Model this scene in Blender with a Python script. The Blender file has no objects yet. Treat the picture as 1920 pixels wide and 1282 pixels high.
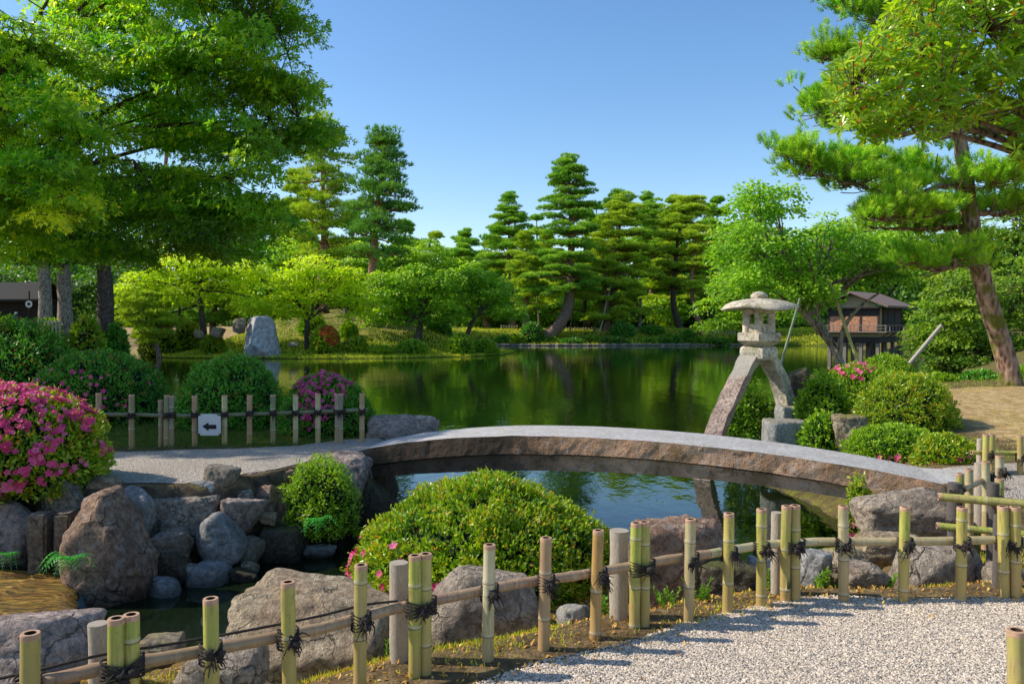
import bpy, bmesh, math, random
import numpy as np
from mathutils import Vector, noise as mnoise

R = math.radians
rng = np.random.default_rng(7)
sc = bpy.context.scene
COL = sc.collection

# ------------------------------------------------------------------ camera
CAMZ, FPX, PITCH = 2.1, 1493.3, math.atan2(641 - 603, 1493.3)
cam_d = bpy.data.cameras.new('camera')
cam_d.sensor_width = 36.0
cam_d.lens = 28.0
cam_d.clip_start = 0.05
cam_d.clip_end = 3000
cam = bpy.data.objects.new('camera', cam_d)
COL.objects.link(cam)
cam.location = (0, 0, CAMZ)
cam.rotation_euler = (R(90) - PITCH, 0, 0)
sc.camera = cam

_up = np.array([0, math.sin(PITCH), math.cos(PITCH)])
_fw = np.array([0, math.cos(PITCH), -math.sin(PITCH)])

def ray(px, py):
    return np.array([1.0, 0, 0]) * ((px - 960) / FPX) + _up * (-(py - 641) / FPX) + _fw

def W(px, py, Y):
    """world point seen at photo pixel (px, py) standing Y metres ahead"""
    r = ray(px, py)
    return np.array([0, 0, CAMZ]) + r * (Y / r[1])

def G(px, py, z=0.0):
    """world point seen at photo pixel on the level z"""
    r = ray(px, py)
    return np.array([0, 0, CAMZ]) + r * ((z - CAMZ) / r[2])

# ------------------------------------------------------------------ numpy helpers
def unit(a):
    a = np.asarray(a, float)
    return a / np.maximum(np.linalg.norm(a, axis=-1, keepdims=True), 1e-9)

def _hash(ix, iy, iz, s):
    h = (ix * 374761393 + iy * 668265263 + iz * 2147483647 + s * 974634777) & 0xFFFFFFFF
    h = ((h ^ (h >> 13)) * 1274126177) & 0xFFFFFFFF
    h = h ^ (h >> 16)
    return (h & 0xFFFFFF) / float(0xFFFFFF) * 2 - 1

def vnoise(P, s=0):
    P = np.asarray(P, float)
    i = np.floor(P).astype(np.int64)
    f = P - i
    f = f * f * f * (f * (f * 6 - 15) + 10)
    o = 0
    for dx in (0, 1):
        for dy in (0, 1):
            for dz in (0, 1):
                w = (f[:, 0] if dx else 1 - f[:, 0]) * (f[:, 1] if dy else 1 - f[:, 1]) * (f[:, 2] if dz else 1 - f[:, 2])
                o = o + w * _hash(i[:, 0] + dx, i[:, 1] + dy, i[:, 2] + dz, s)
    return o

def fbm(P, octv=4, s=0, gain=.5):
    a, o, t = 1.0, 0, 0
    P = np.asarray(P, float)
    for k in range(octv):
        o = o + a * vnoise(P * (2.03 ** k) + 13.7 * k, s + k)
        t += a
        a *= gain
    return o / t

def smooth(x):
    x = np.clip(x, 0, 1)
    return x * x * (3 - 2 * x)

def sdist(P, poly):
    """signed distance (inside positive) of 2-D points to a polygon"""
    P = np.asarray(P, float)[:, :2]
    poly = np.asarray(poly, float)[:, :2]
    d = np.full(len(P), 1e9)
    ins = np.zeros(len(P), bool)
    near = np.zeros_like(P)
    n = len(poly)
    for i in range(n):
        a, b = poly[i], poly[(i + 1) % n]
        e = b - a
        t = np.clip(((P - a) @ e) / max(e @ e, 1e-12), 0, 1)
        q = a + t[:, None] * e
        dd = np.linalg.norm(P - q, axis=1)
        m = dd < d
        d[m] = dd[m]
        near[m] = q[m]
        if a[1] != b[1]:
            c = ((a[1] > P[:, 1]) != (b[1] > P[:, 1])) & (P[:, 0] < (b[0] - a[0]) * (P[:, 1] - a[1]) / (b[1] - a[1]) + a[0])
            ins ^= c
    return np.where(ins, d, -d), near

# ------------------------------------------------------------------ mesh builder
class MB:
    def __init__(s):
        s.V, s.F, s.n, s.sm = [], [], 0, True

    def add(s, V, F, mi=0, v=None, sm=True):
        V = np.asarray(V, float).reshape(-1, 3)
        F = np.asarray(F, np.int64)
        if len(F) == 0:
            return
        if v is None:
            v = np.full(len(F), .5)
        v = np.broadcast_to(np.asarray(v, float), (len(F),))
        s.V.append(V)
        s.F.append((F + s.n, mi, v, sm))
        s.n += len(V)

    def build(s, name, mats, parent=None, origin=None):
        me = bpy.data.meshes.new(name)
        V = np.concatenate(s.V)
        o = np.zeros(3) if origin is None else np.asarray(origin, float)
        me.vertices.add(len(V))
        me.vertices.foreach_set('co', (V - o).astype(np.float32).ravel())
        L = np.concatenate([f[0].ravel() for f in s.F])
        tot = np.concatenate([np.full(len(f[0]), f[0].shape[1]) for f in s.F])
        st = np.concatenate([[0], np.cumsum(tot)[:-1]])
        me.loops.add(len(L))
        me.loops.foreach_set('vertex_index', L.astype(np.int32))
        me.polygons.add(len(tot))
        me.polygons.foreach_set('loop_start', st.astype(np.int32))
        me.polygons.foreach_set('material_index', np.concatenate([np.full(len(f[0]), f[1]) for f in s.F]).astype(np.int32))
        me.polygons.foreach_set('use_smooth', np.concatenate([np.full(len(f[0]), f[3]) for f in s.F]).astype(bool))
        at = me.attributes.new('v', 'FLOAT', 'FACE')
        at.data.foreach_set('value', np.concatenate([f[2] for f in s.F]).astype(np.float32))
        me.update(calc_edges=True)
        for m in (mats if isinstance(mats, (list, tuple)) else [mats]):
            me.materials.append(m)
        ob = bpy.data.objects.new(name, me)
        COL.objects.link(ob)
        ob.location = o
        if parent is not None:
            ob.parent = parent
            ob.location = o - np.array(parent.location)
        return ob

def tag(o, label=None, cat=None, group=None, kind=None):
    if label: o['label'] = label
    if cat: o['category'] = cat
    if group: o['group'] = group
    if kind: o['kind'] = kind
    return o

def empty(name, loc, label, cat, group=None):
    o = bpy.data.objects.new(name, None)
    o.empty_display_size = .1
    COL.objects.link(o)
    o.location = loc
    return tag(o, label, cat, group)

def tube(mb, pts, rad, seg=8, mi=0, v=.5, cap=True, bump=0, seed=0, vr=None):
    pts = np.asarray(pts, float)
    n = len(pts)
    rad = np.atleast_1d(np.asarray(rad, float))
    rad = np.interp(np.linspace(0, 1, n), np.linspace(0, 1, len(rad)), rad) if len(rad) > 1 else np.full(n, rad[0])
    t = unit(np.gradient(pts, axis=0))
    ref = np.array([0, 0, 1.0]) if abs(t[0, 2]) < .8 else np.array([0, 1.0, 0])
    A = []
    for i in range(n):
        a = np.cross(t[i], ref)
        a = a / max(np.linalg.norm(a), 1e-9)
        b = np.cross(t[i], a)
        ref = np.cross(a, t[i])
        A.append((a, b))
    th = np.arange(seg) / seg * 2 * np.pi
    V = np.zeros((n, seg, 3))
    for i in range(n):
        a, b = A[i]
        V[i] = pts[i] + rad[i] * (np.cos(th)[:, None] * a + np.sin(th)[:, None] * b)
    if bump:
        k = fbm(V.reshape(-1, 3) * bump[1], 3, seed).reshape(n, seg, 1)
        V = pts[:, None, :] + (V - pts[:, None, :]) * (1 + bump[0] * k)
    F = []
    for i in range(n - 1):
        for j in range(seg):
            k = (j + 1) % seg
            F.append((i * seg + j, i * seg + k, (i + 1) * seg + k, (i + 1) * seg + j))
    mb.add(V.reshape(-1, 3), F, mi, v if vr is None else np.repeat(np.asarray(vr)[:-1], seg))
    if cap:
        for i in (0, n - 1):
            mb.add(np.vstack([V[i], pts[i]]), [(j, (j + 1) % seg, seg) for j in range(seg)], mi, v, False)

def box(mb, c, s, rot=0, mi=0, v=.5, taper=1.0):
    c = np.asarray(c, float)
    x, y, z = np.asarray(s, float) / 2
    V = np.array([(-x, -y, -z), (x, -y, -z), (x, y, -z), (-x, y, -z), (-x, -y, z), (x, -y, z), (x, y, z), (-x, y, z)])
    V[4:, :2] *= taper
    cr, sr = math.cos(rot), math.sin(rot)
    V = np.stack([V[:, 0] * cr - V[:, 1] * sr, V[:, 0] * sr + V[:, 1] * cr, V[:, 2]], 1)
    mb.add(V + c, [(0, 3, 2, 1), (4, 5, 6, 7), (0, 1, 5, 4), (1, 2, 6, 5), (2, 3, 7, 6), (3, 0, 4, 7)], mi, v, False)

def lathe(mb, prof, seg, c, mi=0, v=.5, sm=True, ph=0):
    th = np.arange(seg) / seg * 2 * np.pi + ph
    n = len(prof)
    V = np.array([[(r * math.cos(t), r * math.sin(t), z) for t in th] for r, z in prof]).reshape(-1, 3) + np.asarray(c)
    F = [(i * seg + j, i * seg + (j + 1) % seg, (i + 1) * seg + (j + 1) % seg, (i + 1) * seg + j) for i in range(n - 1) for j in range(seg)]
    mb.add(V, F, mi, v, sm)

def curve(pts, n=12):
    """Catmull-Rom through points"""
    p = np.asarray(pts, float)
    p = np.vstack([2 * p[0] - p[1], p, 2 * p[-1] - p[-2]])
    out = []
    m = len(p) - 3
    for i in range(m):
        a, b, c, d = p[i:i + 4]
        ts = np.linspace(0, 1, max(2, n // m + 1), endpoint=(i == m - 1))
        for t in ts:
            out.append(.5 * ((2 * b) + (-a + c) * t + (2 * a - 5 * b + 4 * c - d) * t * t + (-a + 3 * b - 3 * c + d) * t ** 3))
    return np.array(out)

# leaves ----------------------------------------------------------
def rand_dirs(n, g):
    return unit(g.normal(size=(n, 3)))

def leaves(mb, P, D, N, L, Wd, v, mi=0, fold=.18):
    n = len(P)
    D = unit(D)
    S = unit(np.cross(D, N))
    N = np.cross(S, D)
    L = np.broadcast_to(np.asarray(L, float), (n,))[:, None]
    Wd = np.broadcast_to(np.asarray(Wd, float), (n,))[:, None]
    m = P + D * L * .5 + N * Wd * fold
    V = np.stack([P, m + S * Wd * .5, P + D * L, m - S * Wd * .5], 1).reshape(-1, 3)
    mb.add(V, np.arange(n * 4).reshape(n, 4), mi, v, False)

def palm(mb, P, D, N, L, Wd, v, mi=0):
    """three-lobed leaf"""
    D = unit(D)
    S = unit(np.cross(D, N))
    leaves(mb, P, D, N, L, Wd, v, mi)
    leaves(mb, P, D * .55 + S * .85, N, L * .8, Wd * .9, v, mi)
    leaves(mb, P, D * .55 - S * .85, N, L * .8, Wd * .9, v, mi)

def needles(mb, P, D, k, L, w, spread, v, g, mi=0):
    """k thin needles fanning from each point P about direction D"""
    n = len(P)
    P = np.repeat(P, k, 0)
    D0 = np.repeat(unit(D), k, 0)
    d = unit(D0 + spread * rand_dirs(n * k, g))
    S = unit(np.cross(d, rand_dirs(n * k, g)))
    Ln = (np.broadcast_to(np.asarray(L), (n,)).repeat(k) * g.uniform(.7, 1.15, n * k))[:, None]
    V = np.stack([P - S * w * .5, P + S * w * .5, P + d * Ln], 1).reshape(-1, 3)
    vv = np.clip(np.repeat(v, k) + g.normal(0, .08, n * k), 0, 1)
    mb.add(V, np.arange(n * k * 3).reshape(-1, 3), mi, vv, False)

# ------------------------------------------------------------------ materials
class NT:
    def __init__(s, name):
        s.m = bpy.data.materials.new(name)
        s.m.use_nodes = True
        s.t = s.m.node_tree
        s.t.nodes.clear()
        s.out = s.t.nodes.new('ShaderNodeOutputMaterial')

    def n(s, typ, **kw):
        nd = s.t.nodes.new('ShaderNode' + typ)
        for k, v in kw.items():
            if k in nd.inputs.keys():
                nd.inputs[k].default_value = v
            else:
                setattr(nd, k, v)
        return nd

    def l(s, a, b):
        s.t.links.new(a, b)

    def ramp(s, fac, stops, interp='LINEAR'):
        r = s.n('ValToRGB')
        e = r.color_ramp.elements
        r.color_ramp.interpolation = interp
        while len(e) < len(stops):
            e.new(.5)
        for el, (p, c) in zip(e, stops):
            el.position = p
            el.color = (c[0], c[1], c[2], 1) if hasattr(c, '__len__') else (c, c, c, 1)
        s.l(fac, r.inputs[0])
        return r.outputs[0]

    def noise(s, scale, detail=4, rough=.55, vec=None, dist=0):
        nd = s.n('TexNoise', Scale=scale, Detail=detail, Roughness=rough, Distortion=dist)
        s.l(vec if vec is not None else s.pos(), nd.inputs['Vector'])
        return nd.outputs['Fac']

    def pos(s):
        if not hasattr(s, '_p'):
            s._p = s.n('NewGeometry').outputs['Position']
        return s._p

    def mix(s, fac, a, b, blend='MIX'):
        x = s.n('Mix', data_type='RGBA', blend_type=blend)
        for sock, val in ((x.inputs[0], fac), (x.inputs[6], a), (x.inputs[7], b)):
            if hasattr(val, 'links'):
                s.l(val, sock)
            elif hasattr(val, '__len__'):
                sock.default_value = (val[0], val[1], val[2], 1)
            else:
                sock.default_value = val
        return x.outputs[2]

    def math(s, op, a, b=0.0, clamp=False):
        x = s.n('Math', operation=op, use_clamp=clamp)
        for sock, val in ((x.inputs[0], a), (x.inputs[1], b)):
            if hasattr(val, 'links'):
                s.l(val, sock)
            else:
                sock.default_value = val
        return x.outputs[0]

    def bump(s, h, strength=.5, dist=.02):
        b = s.n('Bump', Strength=strength, Distance=dist)
        s.l(h, b.inputs['Height'])
        return b.outputs[0]

    def attr(s, name='v', out='Fac'):
        return s.n('Attribute', attribute_name=name).outputs[out]

    def principled(s, col, rough=.7, bump=None, spec=.4):
        p = s.n('BsdfPrincipled')
        p.inputs['Specular IOR Level'].default_value = spec
        for k, v in (('Base Color', col), ('Roughness', rough)):
            if hasattr(v, 'links'):
                s.l(v, p.inputs[k])
            elif hasattr(v, '__len__'):
                p.inputs[k].default_value = (v[0], v[1], v[2], 1)
            else:
                p.inputs[k].default_value = v
        if bump is not None:
            s.l(bump, p.inputs['Normal'])
        return p.outputs[0]

    def done(s, sh):
        s.l(sh, s.out.inputs[0])
        return s.m

def leaf_mat(name, stops, trans=.35, rough=.45, spec=.35, tmul=(1.5, 1.6, .6), gain=1.75):
    """foliage: per-leaf colour from attribute v, a slow hue drift, and light through the blade"""
    t = NT(name)
    if gain != 1:
        stops = [(p, tuple(min(.88, x * gain * k_) for x, k_ in zip(c_, (1.6, 1.38, .9)))) for p, c_ in stops]
    v = t.attr()
    c = t.ramp(v, stops)
    big = t.noise(.9, 3)
    lite = max((c_ for p, c_ in stops), key=lambda q: q[1])
    c = t.mix(t.ramp(big, [(.3, .0), (.7, .35)]), c, (lite[0] * .9, lite[1] * .85, lite[2]))
    pr = t.principled(c, rough, None, spec)
    tr = t.n('BsdfTranslucent')
    t.l(t.mix(1.0, c, tmul, 'MULTIPLY'), tr.inputs['Color'])
    mx = t.n('MixShader')
    mx.inputs[0].default_value = trans
    t.l(pr, mx.inputs[1])
    t.l(tr.outputs[0], mx.inputs[2])
    return t.done(mx.outputs[0])

def rock_mat(name, c1, c2, lichen=.3, moss=0.0, scale=6, bump=.6, rough=.85, moss_c=(.10, .11, .015), wet=True):
    t = NT(name)
    c1, c2 = tuple(x * 1.9 * k_ for x, k_ in zip(c1, (1.12, 1, .84))), tuple(min(.88, x * 2.3 * k_) for x, k_ in zip(c2, (1.10, 1, .85)))
    moss_c = tuple(x * 1.5 for x in moss_c)
    n1 = t.noise(scale * .6, 6, .62)
    n2 = t.noise(scale * 4, 5, .65)
    n3 = t.noise(scale * 14, 3, .6)
    c = t.mix(t.ramp(n1, [(.32, 0), (.66, 1)]), c1, c2)
    c = t.mix(t.ramp(n2, [(.38, .75), (.62, 0)]), c, tuple(x * .35 for x in c1))
    c = t.mix(t.ramp(n3, [(.35, .3), (.65, 0)]), c, (.02, .018, .015))
    n4 = t.noise(scale * 38, 3, .7)
    wv = t.n('VectorMath', operation='MULTIPLY_ADD')
    nz3 = t.n('TexNoise', Scale=scale * .8, Detail=4.0)
    t.l(t.pos(), nz3.inputs['Vector'])
    t.l(nz3.outputs['Color'], wv.inputs[0])
    wv.inputs[1].default_value = (.45, .45, .45)
    t.l(t.pos(), wv.inputs[2])
    vo = t.n('TexVoronoi', feature='DISTANCE_TO_EDGE', Scale=scale * .75)
    t.l(wv.outputs[0], vo.inputs['Vector'])
    crack = t.math('MULTIPLY', t.ramp(vo.outputs['Distance'], [(0, 1), (.035, 0)]), t.ramp(n1, [(.45, 0), (.6, 1)]))
    c = t.mix(t.ramp(n4, [(.34, .45), (.48, 0)]), c, tuple(x * .3 for x in c1))
    c = t.mix(t.ramp(n4, [(.56, 0), (.72, .45)]), c, tuple(min(.9, x * 1.45) for x in c2))
    c = t.mix(t.math('MULTIPLY', crack, .8), c, (.02, .016, .012))
    if lichen:
        ln = t.noise(scale * 2.3, 5, .7, dist=.6)
        c = t.mix(t.ramp(ln, [(.60 - .1 * lichen, 0), (.66 - .1 * lichen, lichen)]), c, (.50, .48, .43))
    if moss:
        nz = t.n('SeparateXYZ')
        t.l(t.n('NewGeometry').outputs['Normal'], nz.inputs[0])
        mn = t.noise(scale * 1.2, 5, .6)
        k = t.math('MULTIPLY', t.ramp(nz.outputs[2], [(.35, 0), (.85, 1)]), t.ramp(mn, [(.42, 0), (.6, 1)]))
        c = t.mix(t.math('MULTIPLY', k, moss), c, moss_c)
    if wet:
        pz = t.n('SeparateXYZ')
        t.l(t.pos(), pz.inputs[0])
        wl = t.math('ADD', pz.outputs[2], t.math('MULTIPLY', t.noise(3, 2), .12))
        c = t.mix(t.ramp(wl, [(.08, .75), (.22, 0)]), c, (.012, .011, .008))
    h = t.math('ADD', t.math('MULTIPLY', n2, 1.0), t.math('MULTIPLY', n3, .5))
    h = t.math('ADD', h, t.math('MULTIPLY', n1, 1.5))
    h = t.math('ADD', h, t.math('MULTIPLY', n4, .35))
    h = t.math('SUBTRACT', h, t.math('MULTIPLY', crack, .7))
    return t.done(t.principled(c, rough, t.bump(h, min(1, bump * 1.3), .04), .3))

M = {}
# greens: (dark, mid, bright)
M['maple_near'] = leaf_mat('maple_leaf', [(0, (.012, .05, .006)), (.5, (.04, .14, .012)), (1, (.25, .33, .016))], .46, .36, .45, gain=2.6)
M['maple_bright'] = leaf_mat('bright_maple_leaf', [(0, (.10, .20, .010)), (.5, (.25, .36, .014)), (1, (.42, .49, .018))], .42, gain=1.55)
M['maple_green'] = leaf_mat('green_maple_leaf', [(0, (.02, .08, .008)), (.5, (.075, .165, .012)), (1, (.21, .29, .016))], .42, gain=2.15)
M['maple_deep'] = leaf_mat('deep_green_leaf', [(0, (.012, .05, .006)), (.5, (.05, .125, .010)), (1, (.18, .25, .015))], .38, gain=1.7)
M['fresh'] = leaf_mat('fresh_leaf', [(0, (.03, .11, .012)), (.5, (.085, .20, .018)), (1, (.20, .32, .025))], .4, gain=1.75)
M['pine'] = leaf_mat('pine_needle', [(0, (.010, .045, .012)), (.5, (.035, .11, .018)), (1, (.16, .22, .025))], .25, .5, .25, gain=3.0)
M['pine_light'] = leaf_mat('pale_pine_needle', [(0, (.03, .08, .012)), (.5, (.085, .16, .02)), (1, (.24, .29, .025))], .25, .5, .25, gain=2.35)
M['pine_blue'] = leaf_mat('bluish_pine_needle', [(0, (.012, .055, .02)), (.5, (.04, .12, .03)), (1, (.12, .20, .035))], .2, .5, .25, gain=2.3)
M['pine_near'] = leaf_mat('long_pine_needle', [(0, (.03, .10, .012)), (.5, (.09, .23, .02)), (1, (.24, .36, .03))], .3, .45, .3, gain=2.1)
M['laurel'] = leaf_mat('glossy_leaf', [(0, (.04, .12, .012)), (.45, (.13, .26, .018)), (.85, (.30, .42, .03)), (.95, (.34, .40, .05)), (1, (.35, .09, .03))], .42, .28, .5, gain=1.3)
M['bush'] = leaf_mat('clipped_bush_leaf', [(0, (.025, .07, .006)), (.5, (.085, .21, .012)), (.9, (.23, .35, .02)), (1, (.34, .16, .03))], .3, .32, .55, gain=1.15)
M['bush_dark'] = leaf_mat('dark_bush_leaf', [(0, (.008, .04, .008)), (.5, (.02, .10, .014)), (.93, (.06, .18, .02)), (1, (.22, .06, .03))], .22, .4, .4)
M['bush_mid'] = leaf_mat('shrub_leaf', [(0, (.02, .09, .01)), (.5, (.065, .17, .014)), (1, (.18, .29, .02))], .3, .38, .4, gain=1.35)
M['fern'] = leaf_mat('fern_leaf', [(0, (.015, .12, .02)), (1, (.04, .24, .04))], .4)
M['grass'] = leaf_mat('grass_blade', [(0, (.08, .14, .01)), (.6, (.20, .26, .015)), (1, (.36, .30, .05))], .3)
M['litter'] = leaf_mat('leaf_litter', [(0, (.10, .05, .02)), (.5, (.22, .13, .04)), (.8, (.30, .22, .06)), (1, (.12, .18, .02))], .2)
M['wood_far'] = leaf_mat('far_wood_leaf', [(0, (.008, .03, .006)), (.5, (.025, .075, .01)), (1, (.07, .15, .018))], .3, gain=2.0)
M['flower_pink'] = leaf_mat('pink_petal', [(0, (.55, .03, .12)), (.5, (.82, .06, .22)), (1, (.90, .22, .40))], .35, .5, .3, (1.2, 1.1, 1.1), 1)
M['flower_purple'] = leaf_mat('purple_petal', [(0, (.48, .03, .14)), (1, (.75, .14, .32))], .35, .5, .3, (1.2, 1.1, 1.1), 1)
M['flower_red'] = leaf_mat('red_petal', [(0, (.5, .03, .015)), (1, (.8, .10, .03))], .3, .5, .3, (1.2, 1.1, 1.1), 1)

def plain(name, c, rough=.8, var=.35, scale=8, bump=.3, spec=.3, stretch=None):
    t = NT(name)
    vec = t.pos()
    if stretch:
        mp = t.n('Mapping')
        mp.inputs['Scale'].default_value = stretch
        t.l(t.n('TexCoord').outputs['Object'], mp.inputs[0])
        vec = mp.outputs[0]
    n = t.noise(scale, 5, .6, vec)
    c2 = tuple(x * (1 - var) for x in c)
    c3 = tuple(min(1, x * (1 + var)) for x in c)
    col = t.ramp(n, [(.3, c2), (.7, c3)])
    return t.done(t.principled(col, rough, t.bump(n, bump, .01), spec))

def bark_mat(name, c1, c2, moss=0):
    t = NT(name)
    mp = t.n('Mapping')
    mp.inputs['Scale'].default_value = (1, 1, .35)
    t.l(t.pos(), mp.inputs[0])
    vo = t.n('TexVoronoi', Scale=16.0)
    t.l(mp.outputs[0], vo.inputs['Vector'])
    n = t.noise(22, 5, .65, mp.outputs[0])
    c = t.ramp(t.math('ADD', vo.outputs['Distance'], t.math('MULTIPLY', n, .5)), [(.25, tuple(x * .3 for x in c1)), (.55, c1), (.9, c2)])
    if moss:
        c = t.mix(t.ramp(t.noise(2.2, 4, .6), [(.5, 0), (.62, moss)]), c, (.13, .14, .01))
    return t.done(t.principled(c, .9, t.bump(t.math('ADD', vo.outputs['Distance'], n), .8, .03), .2))

M['bark'] = bark_mat('pine_bark', (.16, .09, .06), (.36, .24, .17))
M['bark_moss'] = bark_mat('mossy_pine_bark', (.18, .10, .065), (.42, .27, .19), .95)
M['bark_dark'] = bark_mat('dark_bark', (.05, .035, .025), (.13, .095, .07))
M['bark_red'] = bark_mat('red_pine_bark', (.20, .09, .05), (.42, .22, .13))
M['bark_grey'] = bark_mat('grey_bark', (.16, .12, .09), (.36, .29, .22))
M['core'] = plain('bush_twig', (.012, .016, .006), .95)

# ------------------------------------------------------------------ world + sun
SUN_EL, SUN_AZ = R(40), R(175)          # azimuth of the sun in the x,y plane, from +x counter-clockwise
sd = np.array([math.cos(SUN_EL) * math.cos(SUN_AZ), math.cos(SUN_EL) * math.sin(SUN_AZ), math.sin(SUN_EL)])
wd = bpy.data.worlds.new('World')
sc.world = wd
wd.use_nodes = True
nt = wd.node_tree
bg = nt.nodes['Background']
sky = nt.nodes.new('ShaderNodeTexSky')
sky.sky_type = 'NISHITA'
sky.sun_disc = False
sky.sun_elevation = SUN_EL
sky.sun_rotation = math.atan2(sd[0], sd[1])
sky.air_density = 1.0
sky.dust_density = .5
sky.ozone_density = 1.7
hs = nt.nodes.new('ShaderNodeHueSaturation')
hs.inputs['Saturation'].default_value = 1.22
hs.inputs['Hue'].default_value = .502
hs.inputs['Value'].default_value = 1.3
nt.links.new(sky.outputs[0], hs.inputs['Color'])
nt.links.new(hs.outputs[0], bg.inputs[0])
bg.inputs[1].default_value = .15
sun_d = bpy.data.lights.new('sun', 'SUN')
sun_d.energy = 5.0
sun_d.angle = R(.55)
sun_d.color = (1, .93, .82)
sun = bpy.data.objects.new('sun', sun_d)
COL.objects.link(sun)
sun.rotation_euler = Vector(sd).to_track_quat('Z', 'Y').to_euler()
sun.location = (-30, 0, 40)

# ------------------------------------------------------------------ terrain
FORE = [(-12, 3.9), (-6, 4.1), (-3.2, 4.35), (-2.3, 4.75), (-1.6, 5.4), (-1.05, 6.3), (-.6, 6.75), (.3, 6.75), (.85, 6.2), (1.25, 5.95),
        (1.9, 5.85), (2.6, 6.0), (3.0, 6.5), (3.35, 7.1), (3.5, 8.0), (3.45, 9.3), (3.25, 10.2), (3.45, 11.4), (3.75, 13), (4.4, 14.6), (5.4, 17.3), (6.4, 18.6), (8.0, 18.5), (8.6, 16.0), (11, 16.2), (14, 17.5),
        (24, 22), (60, 24), (60, -40), (-60, -40), (-60, 3)]
LEFT = [(-60, 7), (-12, 6.9), (-5, 6.6), (-3.6, 6.42), (-3.0, 6.56), (-2.5, 6.70), (-2.2, 7.0), (-1.9, 7.52), (-1.6, 8.1), (-1.42, 8.4), (-1.38, 9.7),
        (-1.5, 10.3), (-2.2, 11.3), (-3.6, 12.0), (-5.3, 12.3), (-7.5, 13), (-11, 16), (-15, 24), (-19, 33), (-24, 37), (-60, 38)]
ISLE = [(-21.5, 48), (-20, 45.8), (-17, 45.2), (-12, 44.6), (-9, 44.8), (-6, 45.8), (-2.5, 47.5), (-.6, 50), (.2, 54), (-3, 61), (-9, 66), (-18, 66), (-24, 58)]
FARB = [(-140, 70), (-60, 74), (-20, 73), (-8, 70.5), (0, 69.5), (12, 70), (22, 71), (30, 66), (34, 58), (200, 60), (200, 700), (-200, 700), (-200, 70)]
LFAR = [(-60, 37), (-26, 38), (-25, 44), (-27, 52), (-31, 62), (-34, 76), (-200, 80), (-200, 30)]
RFAR = [(17.5, 30), (20, 36), (25, 43), (26, 52), (28, 70), (200, 80), (200, 23), (40, 25), (24, 27)]

FLINE = [(-12, -40), (-9, 1.2), (-2.6, 2.2), (-1.57, 2.6), (-1.3, 2.72), (-1.1, 2.9), (-.87, 3.08), (-.63, 3.32), (-.4, 3.48), (-.1, 3.62), (.16, 3.74), (.42, 3.88), (.65, 4.02), (.92, 4.1), (1.15, 4.24), (1.35, 4.32), (1.55, 4.4), (1.83, 4.42), (2.16, 4.4), (2.5, 4.4), (2.8, 4.45), (3.6, 4.5), (6, 4.6), (12, 5), (12, -40)]

def height(P):
    P = np.asarray(P, float)[:, :2]
    x, y = P[:, 0], P[:, 1]
    h = np.full(len(P), -.75)
    h = np.where((y < 8.4) & (x < .6), -.22, h)
    P3 = np.column_stack([P, np.zeros(len(P))])
    rough = fbm(P3 * .9, 3, 3)
    fine = fbm(P3 * 4, 3, 5)
    def reg(poly, top, w, under=3.0):
        nonlocal h
        d, _ = sdist(P, poly)
        d = d + fine * min(.12, w * .1)
        val = np.where(d < 0, np.maximum(.03 + d * under, -.8), .03 + (top - .03) * smooth(d / w))
        h = np.maximum(h, val)
    fore_top = .55 + np.clip((x - 2) * .03, 0, .2) * (y > 3) + smooth((y - 7.5) / 6) * .28 * smooth((x - 2.6) / 2.5) + rough * .03 * smooth((y - 8) / 3)
    dF = -sdist(P, FLINE)[0]
    fore_top = fore_top - .30 * smooth((dF - .12) / .75) * smooth((7.2 - y) / .8) * smooth((x + 8) / 2)
    wf = np.where(y > 7.2, .9, .8)
    d, _ = sdist(P, FORE)
    d = d + fine * .06
    val = np.where(d < 0, np.maximum(.03 + d * 2, -.8), .03 + (fore_top - .03) * smooth(d / wf))
    h = np.maximum(h, val)
    reg(LEFT, .70 + np.clip((y - 14) * .04, 0, .9) + rough * .02, .16, 5)
    reg(ISLE, 2.9 + rough * .4, 11.0, 1.0)
    reg(FARB, 1.25 + np.clip((y - 76) * .03, 0, 4) + rough * .15, 5.0, 1.5)
    reg(LFAR, 1.55 + rough * .1, 5.0, 1.5)
    reg(RFAR, 1.0 + rough * .15, 3.0, 1.5)
    return h

def hz(x, y):
    return float(height(np.array([[x, y]]))[0])

def axis(fine0, fine1, step, lo, hi, cap, cap_to):
    a = list(np.arange(fine0, fine1 + 1e-6, step))
    s = step
    while a[-1] < hi:
        s = s * 1.07
        if a[-1] < cap_to: s = min(s, cap)
        a.append(a[-1] + s)
    b = []
    s, q = step, fine0
    while q > lo:
        s = s * 1.07
        if q > -cap_to: s = min(s, cap)
        q -= s
        b.append(q)
    return np.array(b[::-1] + a)

gx = axis(-7, 8, .09, -700, 700, .7, 36)
gy = axis(2.2, 14, .09, -60, 900, .6, 78)
GX, GY = np.meshgrid(gx, gy)
GP = np.column_stack([GX.ravel(), GY.ravel()])
GZ = height(GP)
nx, ny = len(gx), len(gy)
idx = np.arange(nx * ny).reshape(ny, nx)
GF = np.stack([idx[:-1, :-1], idx[:-1, 1:], idx[1:, 1:], idx[1:, :-1]], -1).reshape(-1, 4)
mb = MB()
mb.add(np.column_stack([GP, GZ]), GF)

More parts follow.
